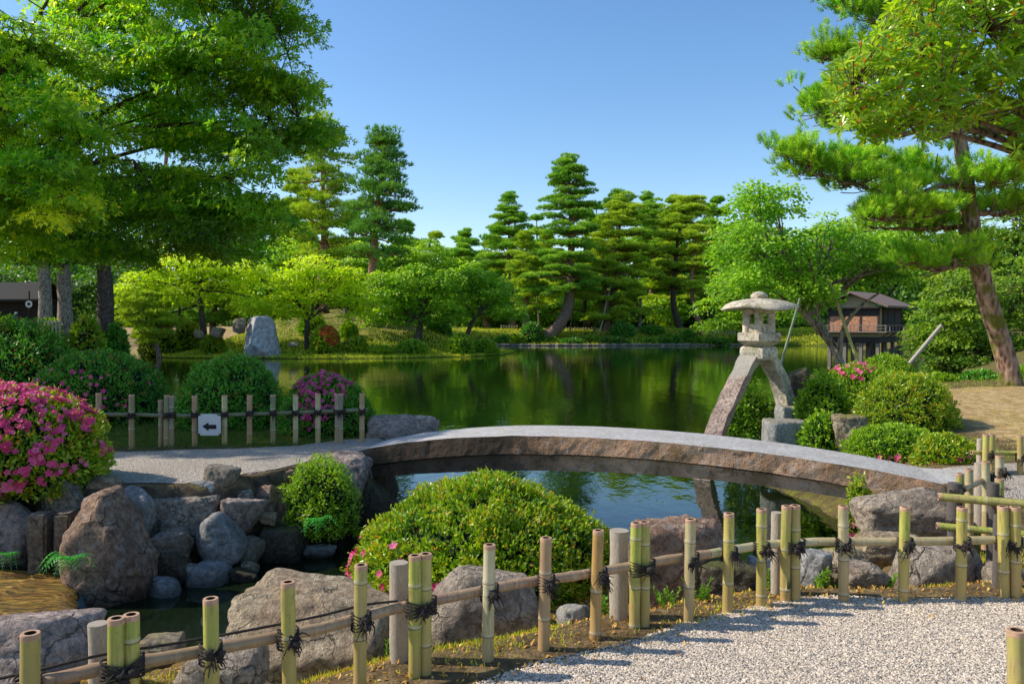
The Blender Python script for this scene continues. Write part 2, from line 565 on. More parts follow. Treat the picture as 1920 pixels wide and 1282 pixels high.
t = NT('ground_soil')
zc = t.attr('zone', 'Color')
sep = t.n('SeparateColor')
t.l(zc, sep.inputs[0])
n1, n2, n3 = t.noise(1.1, 5, .6), t.noise(7, 5, .65), t.noise(45, 4, .65)
soil = t.ramp(n2, [(.3, (.10, .065, .03)), (.7, (.28, .19, .09))])
grass = t.ramp(n2, [(.3, (.06, .10, .010)), (.55, (.15, .20, .014)), (.8, (.28, .27, .025))])
dry = t.ramp(n2, [(.3, (.36, .22, .07)), (.7, (.80, .56, .28))])
def zfac(ch, k=.9):
    return t.ramp(t.math('ADD', ch, t.math('MULTIPLY', t.math('SUBTRACT', t.math('ADD', t.math('MULTIPLY', n1, .5), t.math('MULTIPLY', n2, .5)), .5), k)), [(.4, 0), (.6, 1)])
c = t.mix(zfac(sep.outputs[0]), soil, grass)
c = t.mix(zfac(sep.outputs[1]), c, dry)
c = t.mix(zfac(sep.outputs[2], .4), c, t.ramp(n2, [(.3, (.02, .014, .006)), (.6, (.10, .06, .018)), (.75, (.22, .13, .04))]))
c = t.mix(t.ramp(n3, [(.35, .5), (.6, 0)]), c, (.02, .02, .008))
gnz = t.n('SeparateXYZ')
t.l(t.n('NewGeometry').outputs['True Normal'], gnz.inputs[0])
c = t.mix(t.ramp(gnz.outputs[2], [(.45, 1), (.72, 0)]), c, t.ramp(n2, [(.3, (.03, .022, .014)), (.7, (.15, .11, .07))]))
M['ground'] = t.done(t.principled(c, .95, t.bump(t.math('ADD', n3, n2), .7, .03), .15))
ground = mb.build('ground', M['ground'])
tag(ground, kind='structure')
x, y = GP[:, 0], GP[:, 1]
g_gr = np.full(len(GP), .35)
g_gr = np.where((y > 8.9) & (x < 0), .85, g_gr)
g_gr = np.where((x > 2.6) & (y > 7), .45, g_gr)
isl = sdist(GP, ISLE)[0]
g_gr = np.where((isl > -2), .95 - smooth((isl - 5) / 5) * .35, g_gr)
g_gr = np.where(y > 67, .6, g_gr)
g_dry = np.zeros(len(GP))
rb = smooth((x - 5) / 1.5) * smooth((y - 7.6) / 1) * smooth((13.8 - y) / 1.2) * (x < 14)
g_dry = np.maximum(g_dry, rb * .95)
g_gr = np.where(rb > .3, .12, g_gr)
g_dry = np.where(isl > 4, .44, g_dry)
g_dry = np.where((x < -24) & (y > 37), .6, g_dry)
g_dry = np.where((y > 73) & (x > -10), .36, g_dry)
bank = sdist(GP, FORE)[0]
g_dry = np.where((bank > .5) & (bank < 2.4) & (y > 2.5) & (y < 5.8), .38, g_dry)
g_wet = smooth((.06 - GZ) / .15)
ca = ground.data.color_attributes.new('zone', 'FLOAT_COLOR', 'POINT')
ca.data.foreach_set('color', np.column_stack([g_gr, g_dry, g_wet, np.ones(len(GP))]).astype(np.float32).ravel())

# paths: conforming sheets a few millimetres above the ground
def sheet(name, poly, mat, step=.08, lift=.007, top=None):
    poly = np.asarray(poly, float)[:, :2]
    lo, hi = poly.min(0) - step, poly.max(0) + step
    xs, ys = np.arange(lo[0], hi[0] + step, step), np.arange(lo[1], hi[1] + step, step)
    X, Y = np.meshgrid(xs, ys)
    P = np.column_stack([X.ravel(), Y.ravel()])
    d, near = sdist(P, poly)
    i = np.arange(len(P)).reshape(X.shape)
    F = np.stack([i[:-1, :-1], i[:-1, 1:], i[1:, 1:], i[1:, :-1]], -1).reshape(-1, 4)
    F = F[(d[F] > 0).any(1)]
    P = np.where((d < 0)[:, None], near, P)
    z = height(P) + lift if top is None else np.full(len(P), top)
    m = MB()
    m.add(np.column_stack([P, z]), F)
    return tag(m.build(name, mat), kind='structure')

def gravel_mat(name, warm):
    t = NT(name)
    vo = t.n('TexVoronoi', Scale=95.0)
    t.l(t.pos(), vo.inputs['Vector'])
    sp = t.n('SeparateColor')
    t.l(vo.outputs['Color'], sp.inputs[0])
    c = t.ramp(sp.outputs[0], [(0, (.17, .15, .13)), (.2, (.40, .35, .30)), (.6, tuple(.62 * w for w in warm)), (1, (.78, .72, .64))])
    big = t.noise(1.2, 4, .6)
    c = t.mix(t.ramp(big, [(.35, 0), (.7, .35)]), c, (.42, .33, .22))
    c = t.mix(t.ramp(vo.outputs['Distance'], [(.4, 0), (.8, .55)]), c, (.12, .10, .085))
    return t.done(t.principled(c, .9, t.bump(t.math('SUBTRACT', 1.0, vo.outputs['Distance']), 1.0, .012), .2))
M['gravel'] = gravel_mat('gravel', (1.08, .88, .66))
edge = [(700, 1330), (880, 1290), (1010, 1243), (1110, 1222), (1200, 1200), (1290, 1168), (1420, 1138), (1500, 1122), (1580, 1117), (1700, 1126), (1800, 1126), (1920, 1128)]
ep = [G(a, b, .56)[:2] for a, b in edge]
PATH_FORE = [(-3.5, -6), (-1.2, 2.2)] + [tuple(p) for p in ep] + [(5.0, 4.55), (5.4, 6.4), (4.6, 6.9), (3.75, 7.05), (3.95, 7.95), (5, 8.1), (9, 8.0), (9, -6)]
sheet('gravel_path', PATH_FORE, M['gravel'])
lp = [(640, 824), (560, 836), (450, 843), (300, 847)]
ll = [(345, 908), (440, 893), (520, 882), (590, 864)]
PATH_LEFT = [(-14, 9.2)] + [tuple(G(a, b, .7)[:2]) for a, b in lp[::-1]] + [(-1.45, 9.6), (-1.5, 8.5)] + [tuple(G(a, b, .7)[:2]) for a, b in ll[::-1]] + [(-3.4, 6.82), (-5.5, 7.0), (-14, 7.4)]
sheet('gravel_path', PATH_LEFT, M['gravel'])

# water -------------------------------------------------------------
def water_mat(name, body, clear, ripple, rscale, refl=1.0, bstr=.25):
    t = NT(name)
    mp = t.n('Mapping')
    mp.inputs['Scale'].default_value = (1, .55, 1)
    t.l(t.pos(), mp.inputs[0])
    n = t.math('ADD', t.noise(rscale, 3, .5, mp.outputs[0]), t.math('MULTIPLY', t.noise(rscale * .22, 2, .5, mp.outputs[0]), 1.6))
    b = t.bump(n, bstr, ripple)
    gl = t.n('BsdfGlossy', Roughness=.03)
    gl.inputs['Color'].default_value = (.92, .96, .92, 1)
    t.l(b, gl.inputs['Normal'])
    df = t.n('BsdfDiffuse')
    df.inputs['Color'].default_value = (*body, 1)
    tp = t.n('BsdfTransparent')
    tp.inputs['Color'].default_value = (.75, .62, .38, 1)
    m1 = t.n('MixShader')
    m1.inputs[0].default_value = clear
    t.l(df.outputs[0], m1.inputs[1])
    t.l(tp.outputs[0], m1.inputs[2])
    fr = t.n('Fresnel', IOR=1.33)
    t.l(b, fr.inputs['Normal'])
    f = t.math('MULTIPLY', fr.outputs[0], refl, True)
    m2 = t.n('MixShader')
    t.l(f, m2.inputs[0])
    t.l(m1.outputs[0], m2.inputs[1])
    t.l(gl.outputs[0], m2.inputs[2])
    return t.done(m2.outputs[0])
M['pond'] = water_mat('pond_water', (.009, .017, .006), .22, .02, 5.0, 1.3, .25)
M['stream'] = water_mat('stream_water', (.02, .02, .01), .85, .03, 9.0, 1.0, .5)
m = MB()
wx, wy = np.linspace(-120, 120, 41), np.linspace(2, 110, 41)
X, Y = np.meshgrid(wx, wy)
i = np.arange(X.size).reshape(X.shape)
m.add(np.column_stack([X.ravel(), Y.ravel(), np.zeros(X.size)]), np.stack([i[:-1, :-1], i[:-1, 1:], i[1:, 1:], i[1:, :-1]], -1).reshape(-1, 4))
tag(m.build('water', M['pond']), kind='structure')

# ------------------------------------------------------------------ rocks
_ico = {}
def ico(sub):
    if sub not in _ico:
        bm = bmesh.new()
        bmesh.ops.create_icosphere(bm, subdivisions=sub, radius=1)
        _ico[sub] = (np.array([v.co[:] for v in bm.verts]), np.array([[v.index for v in f.verts] for f in bm.faces]))
        bm.free()
    return _ico[sub]

def rock_shape(size, seed, planes=9, soft=22, ns=.13, sub=5, flat_top=False, yaw=0.0, tilt=0.0, pl=None):
    V, F = ico(sub)
    g = np.random.default_rng(seed)
    N = np.vstack([rand_dirs(planes, g), unit(np.array([(1, 0, 0), (-1, 0, 0), (0, 1, 0), (0, -1, 0), (0, 0, 1), (0, 0, -1)]) + g.normal(0, .14, (6, 3)))])
    d = np.append(g.uniform(.66, 1.02, planes), g.uniform(.72, .95, 6))
    if flat_top:
        N = np.vstack([N, [0, 0, 1], [0, 0, 1]])
        d = np.append(d, [.62, .62])
    if pl is not None:
        N, d = unit(np.array([q[:3] for q in pl], float)), np.array([q[3] for q in pl])
    c = np.maximum(V @ N.T, 1e-3) / d
    r = (np.sum(c ** soft, 1)) ** (-1 / soft)
    r = r / r.max()
    P = V * r[:, None]
    P = P / np.abs(P).max(0)
    rg = 1 - 2 * np.abs(fbm(V * 2.6 + seed, 4, seed + 31, .55))
    P = P * (1 + ns * fbm(V * 1.7 + seed, 5, seed, .55)[:, None] + ns * .4 * fbm(V * 7 + seed, 3, seed + 9)[:, None] - ns * .45 * np.maximum(rg - .55, 0)[:, None])
    P = P * np.asarray(size) / 2
    ct, st = math.cos(tilt), math.sin(tilt)
    P = np.column_stack([P[:, 0] * ct + P[:, 2] * st, P[:, 1], -P[:, 0] * st + P[:, 2] * ct])
    cy, sy = math.cos(yaw), math.sin(yaw)
    P = np.column_stack([P[:, 0] * cy - P[:, 1] * sy, P[:, 0] * sy + P[:, 1] * cy, P[:, 2]])
    return P, F

M['r_brown'] = rock_mat('brown_rock', (.16, .10, .075), (.31, .215, .165), .4, 0, 5, .8)
M['r_grey'] = rock_mat('grey_rock', (.13, .115, .10), (.28, .25, .22), .25, 0, 6, .6)
M['r_blue'] = rock_mat('blue_grey_rock', (.105, .115, .13), (.20, .21, .225), .08, 0, 4, .3, .6)
M['r_purple'] = rock_mat('purplish_rock', (.14, .115, .115), (.28, .235, .225), .2, 0, 5, .5)
M['r_pink'] = rock_mat('pinkish_rock', (.22, .175, .15), (.38, .32, .28), .25, 0, 5, .8)
M['r_tan'] = rock_mat('tan_rock', (.25, .18, .12), (.40, .31, .24), .12, 0, 6, .7)
M['r_dark'] = rock_mat('dark_mossy_rock', (.06, .055, .045), (.13, .115, .09), .1, .8, 7, .8)
M['r_moss'] = rock_mat('mossy_rock', (.16, .13, .10), (.32, .28, .22), .3, 1.0, 6, .7, moss_c=(.20, .19, .02))
M['r_white'] = rock_mat('whitish_stone', (.16, .16, .17), (.40, .40, .42), 1.2, .6, 11, .6, moss_c=(.22, .15, .03))
M['r_stand'] = rock_mat('pale_standing_rock', (.30, .30, .31), (.55, .54, .53), .3, 0, 1.2, .9, wet=False)

def rock(label, x0, y0, x1, y1, Y, mat, seed, depth=.9, name='rock', group=None, zmin=None, **kw):
    """a boulder whose outline fills the given photo box at distance Y"""
    a, b = W(x0, y0, Y), W(x1, y1, Y)
    w, h = abs(b[0] - a[0]), abs(a[2] - b[2])
    c = (a + b) / 2
    c[1] = Y
    P, F = rock_shape((w, w * depth if w < h * 1.6 else h * depth * 1.3, h), seed, **kw)
    m = MB()
    m.add(P + c, F)
    o = m.build(name, M[mat], origin=c)
    return tag(o, label, 'rock', group)

RB = 'rocks edging the stream'
rock('big reddish-brown boulder with pale lichen standing beside the square stone sluice posts', 110, 918, 292, 1165, 6.05, 'r_brown', 11, .85, group=RB, soft=20, ns=.13, pl=[(-1, 0, .22, .88), (.75, -.1, .62, .66), (1, 0, -.1, .98), (.1, -1, .30, .74), (-.5, -.5, .75, .84), (.35, -.7, .55, .80), (-.1, 0, 1, .98), (0, 1, .1, .75), (0, 0, -1, 1), (-.8, -.6, -.1, .95), (.75, -.7, -.1, .92)])
rock('grey boulder in front of the pink azalea, behind the brown boulder', 68, 878, 178, 985, 6.7, 'r_grey', 12, .9, group=RB)
rock('brown rock cut off by the left edge, upper of two below the pink azalea', -60, 862, 46, 958, 6.45, 'r_brown', 13, group=RB)
rock('grey rock at the left edge under the brown one, left of the sluice posts', -60, 935, 68, 1080, 6.35, 'r_purple', 14, group=RB, planes=10)
rock('smooth blue-grey rock leaning against the right side of the brown boulder', 200, 912, 290, 1045, 6.5, 'r_blue', 15, group=RB, soft=10, ns=.08, tilt=.2)
rock('long flat-topped dark grey block at the top of the stream wall', 278, 915, 412, 1000, 6.8, 'r_grey', 16, .7, group=RB, flat_top=True, soft=16)
rock('rounded olive-grey rock standing on the gravel edge above the wall', 378, 870, 450, 932, 7.05, 'r_grey', 17, group=RB)
rock('small flat grey stone lying on the long block', 358, 898, 412, 924, 6.9, 'r_blue', 18, group=RB)
rock('small jagged grey stone right of the rounded olive-grey rock', 452, 884, 502, 922, 7.3, 'r_purple', 19, group=RB, soft=16, ns=.2)
rock('purplish rock above the big oval stone in the stream wall', 408, 922, 484, 1018, 6.85, 'r_purple', 20, group=RB, tilt=.4)
rock('big smooth oval blue-grey stone in the middle of the stream wall', 364, 962, 452, 1066, 6.62, 'r_blue', 21, group=RB, soft=8, ns=.06, tilt=-.5)
rock('grey stone with a dark hollow, left of the big oval stone', 280, 985, 364, 1048, 6.5, 'r_grey', 22, group=RB)
rock('low dark mossy stone below the hollowed grey stone', 274, 1028, 366, 1095, 6.4, 'r_dark', 23, group=RB)
rock('layered grey stone right of the big oval stone, at the water', 430, 1008, 492, 1080, 6.75, 'r_grey', 24, group=RB)
rock('dome-shaped grey stone at the water below the big oval stone', 348, 1052, 443, 1130, 6.4, 'r_blue', 25, group=RB, soft=8, ns=.06)
rock('lowest dark blue dome stone in the water beside the brown boulder', 272, 1082, 350, 1165, 6.1, 'r_blue', 26, group=RB, soft=8, ns=.06)
rock('dark mossy flat-topped block standing in the stream left of the fern', 478, 972, 576, 1085, 7.0, 'r_dark', 27, .8, group=RB, flat_top=True, soft=18)
rock('brownish block in the wall above the dark mossy block', 466, 900, 552, 995, 7.3, 'r_brown', 28, .9, group=RB, flat_top=True, soft=14)
rock('dark low rock on the gravel edge left of the bridge end rock', 512, 866, 596, 915, 7.75, 'r_purple', 29, group=RB)
rock('blue-grey rock on the gravel edge touching the left bridge end', 578, 846, 702, 930, 8.05, 'r_purple', 30, group=RB)
rock('tall dark rock of the bank under the left bridge end', 596, 880, 742, 1035, 8.35, 'r_dark', 31, 1.0, group=RB, planes=10, soft=14)
rock('dark wet rock at the waterline behind the fern', 540, 945, 640, 1060, 7.75, 'r_dark', 32, .8, group=RB)
rock('small flat stone just above the water below the fern', 572, 1020, 632, 1048, 7.05, 'r_blue', 33, group=RB)
rock('big lavender-grey boulder beside the far end of the left gravel path', 686, 776, 822, 850, 9.75, 'r_purple', 34, group=RB, planes=9, soft=14)
# near bank
NB = 'rocks on the near bank behind the bamboo fence'
rock('grey rock between the long block and the rounded olive-grey rock, in the wall', 425, 918, 480, 975, 7.0, 'r_grey', 35, group=RB)
rock('narrow dark stone wedged right of the purplish rock in the wall', 470, 905, 520, 985, 7.15, 'r_brown', 36, group=RB)
rock('brown stone on the gravel edge just left of the small shrub', 500, 880, 560, 930, 7.5, 'r_brown', 37, group=RB)
rock('dark stone under the long flat block, left of the oval stone', 320, 985, 400, 1045, 6.75, 'r_dark', 38, group=RB)
rock('grey stone on the bank between the azalea and the long flat block', 236, 900, 300, 960, 6.95, 'r_grey', 39, group=RB)
rock('dark low stone at the water between the dome stone and the layered stone', 425, 1060, 490, 1110, 6.5, 'r_dark', 40, group=RB)
for k_, (a, b, c_, d_, Y, mt, lb) in enumerate([(338, 1058, 372, 1086, 6.35, 'r_pink', 'small pinkish stone between the low mossy stone and the dome stone'),
        (486, 958, 520, 985, 7.0, 'r_tan', 'small tan stone on top of the dark mossy block, left end'), (300, 968, 340, 1000, 6.62, 'r_pink', 'small pinkish stone under the left end of the long flat block'), (452, 1052, 486, 1078, 6.55, 'r_tan', 'small tan stone at the water under the layered stone'),
        (170, 885, 232, 930, 6.75, 'r_tan', 'tan stone at the foot of the pink azalea behind the brown boulder top')]):
    rock(lb, a, b, c_, d_, Y, mt, 420 + k_, group=RB)
rock('large reddish-grey rock in the bottom left corner behind the first bamboo post', -80, 1155, 178, 1340, 3.75, 'r_purple', 41, .8, group=NB, planes=10)
rock('low pale stone beside the split wooden post at bottom left', 118, 1174, 206, 1262, 4.0, 'r_pink', 42, group=NB)
rock('very large tan boulder behind the fence, cut off by the bottom edge', 402, 1096, 752, 1330, 4.3, 'r_tan', 43, .75, group=NB, planes=11, soft=30, ns=.13)
rock('smooth grey-brown boulder below the big clipped bush', 800, 1058, 1014, 1225, 4.75, 'r_pink', 44, .9, group=NB, soft=14, ns=.10)
rock('pinkish rounded rock at the bottom edge below the cord on the rail', 318, 1210, 494, 1350, 3.35, 'r_pink', 45, .8, group=NB, soft=14, ns=.1)
rock('small tan stone with yellow moss behind the fence at bottom left', 256, 1192, 352, 1252, 4.0, 'r_moss', 46, group=NB)
rock('small angular whitish stone on the mossy strip behind the fence', 1032, 1126, 1120, 1195, 4.35, 'r_white', 47, group=NB, soft=16)
rock('big dark-sided boulder behind the middle of the fence beside the blue water', 1172, 966, 1362, 1150, 5.0, 'r_brown', 48, .9, group=NB, planes=10, soft=13)
rock('dark brown rock right of the middle boulder behind the fence', 1290, 1035, 1415, 1140, 4.85, 'r_dark', 49, .9, group=NB)
rock('blue-grey stone left of the double bamboo posts at the water', 1398, 1038, 1455, 1110, 5.0, 'r_blue', 50, group=NB)
rock('blue-grey stone right of the double bamboo posts at the water', 1486, 1030, 1560, 1112, 5.05, 'r_blue', 51, group=NB)
rock('tan rock with mossy top right of the blue-grey stone', 1535, 1025, 1625, 1092, 5.25, 'r_moss', 52, group=NB)
rock('flat pale grey stone lying on the strip behind the right fence', 1568, 1046, 1660, 1105, 4.85, 'r_pink', 53, .8, group=NB, flat_top=True, soft=14)
rock('big rounded brown boulder at the right end of the bridge', 1606, 893, 1800, 1025, 6.45, 'r_pink', 54, .85, group=NB, planes=9, soft=22, ns=.12)
rock('large flat slab with dark side behind the right fence', 1650, 995, 1865, 1118, 5.15, 'r_pink', 55, .9, group=NB, flat_top=True, soft=18, planes=10, ns=.05)
rock('small round rock right of the flat slab behind the fence', 1842, 1048, 1915, 1112, 4.95, 'r_pink', 56, group=NB)
rock('low tan rock in front of the boulder at the right bridge end', 1590, 985, 1720, 1060, 5.75, 'r_tan', 57, .8, group=NB, flat_top=True)
# right bank
rock('white lichen-covered low block in front of the stone lantern', 1428, 782, 1516, 890, 10.2, 'r_white', 61, .75, soft=40, ns=.05, pl=[(1, 0, 0, .9), (-1, .1, .05, .9), (0, 1, 0, .9), (.15, -1, .05, .85), (0, 0, 1, .9), (0, 0, -1, 1), (.8, -.7, 0, 1.1), (-.7, -.8, .1, 1.15)])
rock('white-flecked boulder with mossy top among the shrubs right of the lantern', 1562, 758, 1630, 860, 9.7, 'r_moss', 62, .8, flat_top=True, soft=20)
rock('dark upright rock behind the right leg of the lantern', 1478, 678, 1530, 780, 12.6, 'r_dark', 63)
# island
rock('tall pale grey standing rock with a dark face on the island shore', 452, 592, 524, 676, 45.6, 'r_stand', 71, .8, name='standing_rock', ns=.06, pl=[(-1, -.1, .05, .70), (1, 0, .22, .72), (.55, -.85, .12, .48), (-.75, -.65, .30, .62), (-.5, -.3, .8, .98), (.62, 0, .75, 1.0), (0, 0, 1, 1.05), (0, 1, .1, .6), (.1, -.85, -.5, .72), (0, 0, -1, 1.05)], soft=40)
for k, (a, b, c_, d_) in enumerate([(436, 596, 462, 626), (492, 655, 528, 676), (362, 618, 384, 638), (540, 640, 560, 652), (396, 612, 422, 634), (520, 660, 545, 674)]):
    rock(['small dark rock behind the left edge of the standing rock', 'pale rubble stones at the foot of the standing rock', 'small whitish rock in the yellow-green moss left of the standing rock',
          'small pale stone in the grass right of the standing rock', 'mossy rock between the rounded shrubs and the standing rock', 'low stone at the waterline right of the standing rock'][k],
         a, b, c_, d_, 45.2 + (k % 3), ['r_moss', 'r_stand', 'r_tan', 'r_moss', 'r_moss', 'r_tan'][k], 80 + k, group='small rocks on the island')

# ------------------------------------------------------------------ weir, sluice posts
t = NT('weir_stone')
mp = t.n('Mapping')
mp.inputs['Scale'].default_value = (2.2, 9, 9)
t.l(t.pos(), mp.inputs[0])
n1 = t.noise(2.2, 6, .7, mp.outputs[0], 1.2)
n2 = t.noise(5, 4, .6)
c = t.ramp(n1, [(.36, (.02, .010, .002)), (.46, (.20, .095, .010)), (.57, (.46, .25, .03)), (.70, (.72, .45, .09))])
c = t.mix(t.ramp(n2, [(.45, 0), (.65, .5)]), c, (.10, .09, .012))
M['weir'] = t.done(t.principled(c, .34, t.bump(n1, 1.0, .04), .25))
wp = [(-8, 6.2), (-3.5, 6.2), (-3.3, 6.0), (-3.05, 5.55), (-2.82, 5.1), (-2.78, 4.75), (-2.9, 4.3), (-8, 4.1)]
wst = empty('stone_weir', (-4.5, 5.2, 0), 'golden-brown stone weir with shallow water flowing over it at the left edge', 'weir')
m = MB()
wq = np.array(wp)
step = .06
xs, ys = np.arange(-8, -2.7, step), np.arange(4.1, 6.3, step)
X, Y = np.meshgrid(xs, ys)
P = np.column_stack([X.ravel(), Y.ravel()])
d, near = sdist(P, wq)
i = np.arange(len(P)).reshape(X.shape)
F = np.stack([i[:-1, :-1], i[:-1, 1:], i[1:, 1:], i[1:, :-1]], -1).reshape(-1, 4)
F = F[(d[F] > 0).any(1)]
P = np.where((d < 0)[:, None], near, P)
dd = np.maximum(d, 0)
z = .19 - .07 * np.exp(-dd / .05) + .02 * fbm(np.column_stack([P[:, 0] * 2, P[:, 1] * 8, P[:, 0] * 0]), 3, 4) - np.where((P[:, 0] < -3.52) & (P[:, 0] > -3.62), -.02, 0)
m.add(np.column_stack([P, z]), F)
m.build('sill_slab', M['weir'], wst)
m = MB()
e = curve([(*p, 0) for p in wp[1:6]], 40)[:, :2]
rows = []
for k, (o_, zz) in enumerate([(0, .13), (.03, .10), (.055, .03), (.07, -.05)]):
    tn = unit(np.gradient(e, axis=0))
    nr = np.column_stack([-tn[:, 1], tn[:, 0]])
    rows.append(np.column_stack([e + nr * (o_ + .012 * vnoise(np.column_stack([e * 14, np.full(len(e), k * 1.0)]), 3)[:, None]), np.full(len(e), zz)]))
V = np.concatenate(rows)
n_ = len(e)
m.add(V, [(r * n_ + j, r * n_ + j + 1, (r + 1) * n_ + j + 1, (r + 1) * n_ + j) for r in range(3) for j in range(n_ - 1)])
m.build('water_lip', water_mat('falling_water', (.10, .16, .22), .2, .04, 26, 1.3, .9), wst)

M['post_stone'] = rock_mat('sluice_stone', (.10, .08, .065), (.20, .165, .13), .12, 0, 7, .6)
def stone_post(label, x0, y0, x1, y1, Y, dep):
    a, b = W(x0, y0, Y), W(x1, y1, Y)
    bm = bmesh.new()
    bmesh.ops.create_cube(bm, size=1)
    bmesh.ops.scale(bm, vec=(b[0] - a[0], dep, a[2] - b[2]), verts=bm.verts)
    bmesh.ops.bevel(bm, geom=bm.edges[:], offset=.018, segments=2, affect='EDGES')
    bmesh.ops.subdivide_edges(bm, edges=bm.edges[:], cuts=3, use_grid_fill=True)
    for v in bm.verts:
        v.co += v.normal * .012 * mnoise.fractal(v.co * 9 + Vector((x0, 0, 0)), 1, 2, 3)
    me = bpy.data.meshes.new('stone_post')
    bm.to_mesh(me)
    me.materials.append(M['post_stone'])
    o = bpy.data.objects.new('stone_post', me)
    o.location = ((a[0] + b[0]) / 2, Y + dep / 2, (a[2] + b[2]) / 2)
    o.rotation_euler = (0, 0, R(4))
    COL.objects.link(o)
    tag(o, label, 'stone post', 'square stone posts of the sluice')
stone_post('left one of the square stone sluice posts above the weir', 46, 966, 84, 1085, 6.0, .16)
stone_post('right one of the square stone sluice posts, against the brown boulder', 98, 964, 130, 1085, 6.0, .16)
stone_post('dark set-back stone slab between the two square sluice posts', 82, 972, 100, 1085, 6.1, .10)

# ------------------------------------------------------------------ stone bridge
A2, B2 = np.array([-1.54, 8.5]), np.array([3.57, 7.2])
dv = unit(B2 - A2)
nv = np.array([-dv[1], dv[0]])
def on_plane(px, py):
    r = ray(px, py)
    s = (A2 @ nv) / (r[:2] @ nv)
    p = np.array([0, 0, CAMZ]) + r * s
    return (p[:2] - A2) @ dv, p[2]
def prof(lst, deg=5):
    q = np.array([on_plane(a, b) for a, b in lst])
    return np.poly1d(np.polyfit(q[:, 0], q[:, 1], deg)), q[:, 0].min(), q[:, 0].max()
top_e, s0, s1 = prof([(686, 842), (760, 829), (850, 821), (930, 818), (1000, 817.5), (1100, 820), (1200, 826), (1300, 834), (1400, 845), (1500, 859), (1600, 875), (1700, 893), (1760, 905)], 4)
grv, _, _ = prof([(700, 872), (760, 863), (850, 855), (930, 852), (1000, 851), (1150, 856), (1300, 868), (1450, 888), (1600, 912)], 4)
bot, _, _ = prof([(735, 893), (800, 888), (870, 886), (1000, 884), (1150, 887), (1300, 898), (1450, 915), (1600, 938)], 4)

def deck_mat():
    t = NT('bridge_stone')
    nz = t.n('SeparateXYZ')
    t.l(t.n('NewGeometry').outputs['Normal'], nz.inputs[0])
    n1, n2, n3 = t.noise(4, 6, .65), t.noise(20, 5, .65), t.noise(70, 3, .6)
    side = t.ramp(n1, [(.3, (.36, .19, .10)), (.5, (.66, .38, .22)), (.7, (.80, .54, .36))])
    side = t.mix(t.ramp(n2, [(.32, .7), (.46, 0)]), side, (.07, .04, .025))
    side = t.mix(t.ramp(t.noise(11, 5, .7, dist=.5), [(.58, 0), (.64, .85)]), side, (.55, .50, .43))
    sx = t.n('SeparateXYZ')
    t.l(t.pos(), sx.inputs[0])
    dk = t.ramp(t.math('ADD', sx.outputs[0], t.math('MULTIPLY', n1, 1.2)), [(.0, .0), (1, 0)])
    mossf = t.math('MULTIPLY', t.ramp(t.noise(3, 5, .6), [(.45, 0), (.62, .7)]), t.ramp(nz.outputs[2], [(.0, .7), (.3, 1)]))
    side = t.mix(mossf, side, (.12, .09, .02))
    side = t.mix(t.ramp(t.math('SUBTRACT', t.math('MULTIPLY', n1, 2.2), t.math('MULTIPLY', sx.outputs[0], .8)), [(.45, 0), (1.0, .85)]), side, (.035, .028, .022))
    topc = t.ramp(n3, [(.3, (.44, .41, .38)), (.7, (.66, .62, .58))])
    topc = t.mix(t.ramp(n1, [(.38, 0), (.66, .6)]), topc, (.40, .36, .31))
    topc = t.mix(t.ramp(n2, [(.36, .45), (.48, 0)]), topc, (.20, .18, .16))
    c = t.mix(t.ramp(nz.outputs[2], [(.55, 0), (.75, 1)]), side, topc)
    return t.done(t.principled(c, .9, t.bump(t.math('ADD', n2, t.math('MULTIPLY', n3, .6)), .8, .02), .2))
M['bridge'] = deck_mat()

def slab(zt, zb, a, b, w, inset, seed, jitter=.012):
    n, k = 110, 6
    ss = np.linspace(a, b, n)
    m = MB()
    ring = []
    wn = np.linspace(0, 1, k)
    prof2 = [(inset + (w - 2 * inset) * q, 1.0) for q in wn] + [(w - inset, q) for q in (.66, .33)] + [(inset + (w - 2 * inset) * q, 0.0) for q in wn[::-1]] + [(inset, q) for q in (.33, .66)]
    r = len(prof2)
    V = np.zeros((n, r, 3))
    for i, s_ in enumerate(ss):
        p0 = A2 + dv * s_
        t_, b_ = zt(s_), zb(s_)
        for j, (o_, q) in enumerate(prof2):
            p = p0 + nv * o_
            V[i, j] = (p[0], p[1], b_ + (t_ - b_) * q)
    V = V.reshape(-1, 3)
    J = np.column_stack([fbm(V * 5, 4, seed + c_) for c_ in range(3)])
    amp = np.full(len(V), jitter)
    V = V + J * amp[:, None] * np.array([.3, 1.6, .55])
    F = [(i * r + j, i * r + (j + 1) % r, (i + 1) * r + (j + 1) % r, (i + 1) * r + j) for i in range(n - 1) for j in range(r)]
    m.add(V, F, sm=False)
    for e_ in (0, n - 1):
        m.add(V[e_ * r:(e_ + 1) * r], [list(range(r))] if e_ else [list(range(r))[::-1]], sm=False)
    return m
br = empty('stone_bridge', (1, 8, .7), 'gently arched slab bridge of weathered reddish-brown stone across the stream', 'bridge')
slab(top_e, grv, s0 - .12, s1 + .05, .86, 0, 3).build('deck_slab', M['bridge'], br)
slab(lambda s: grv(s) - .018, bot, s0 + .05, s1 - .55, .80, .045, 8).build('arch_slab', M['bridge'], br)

# approach slab lying at the right end of the bridge
m = MB()
pe = A2 + dv * (s1 + .3) + nv * .45
z_ = hz(pe[0], pe[1]) if hz(pe[0], pe[1]) > .4 else .65
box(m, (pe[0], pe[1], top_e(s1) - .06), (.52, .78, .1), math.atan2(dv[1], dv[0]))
tag(m.build('stone_slab', M['bridge']), 'flat pale grey step slab joining the right bridge end to the path', 'slab')

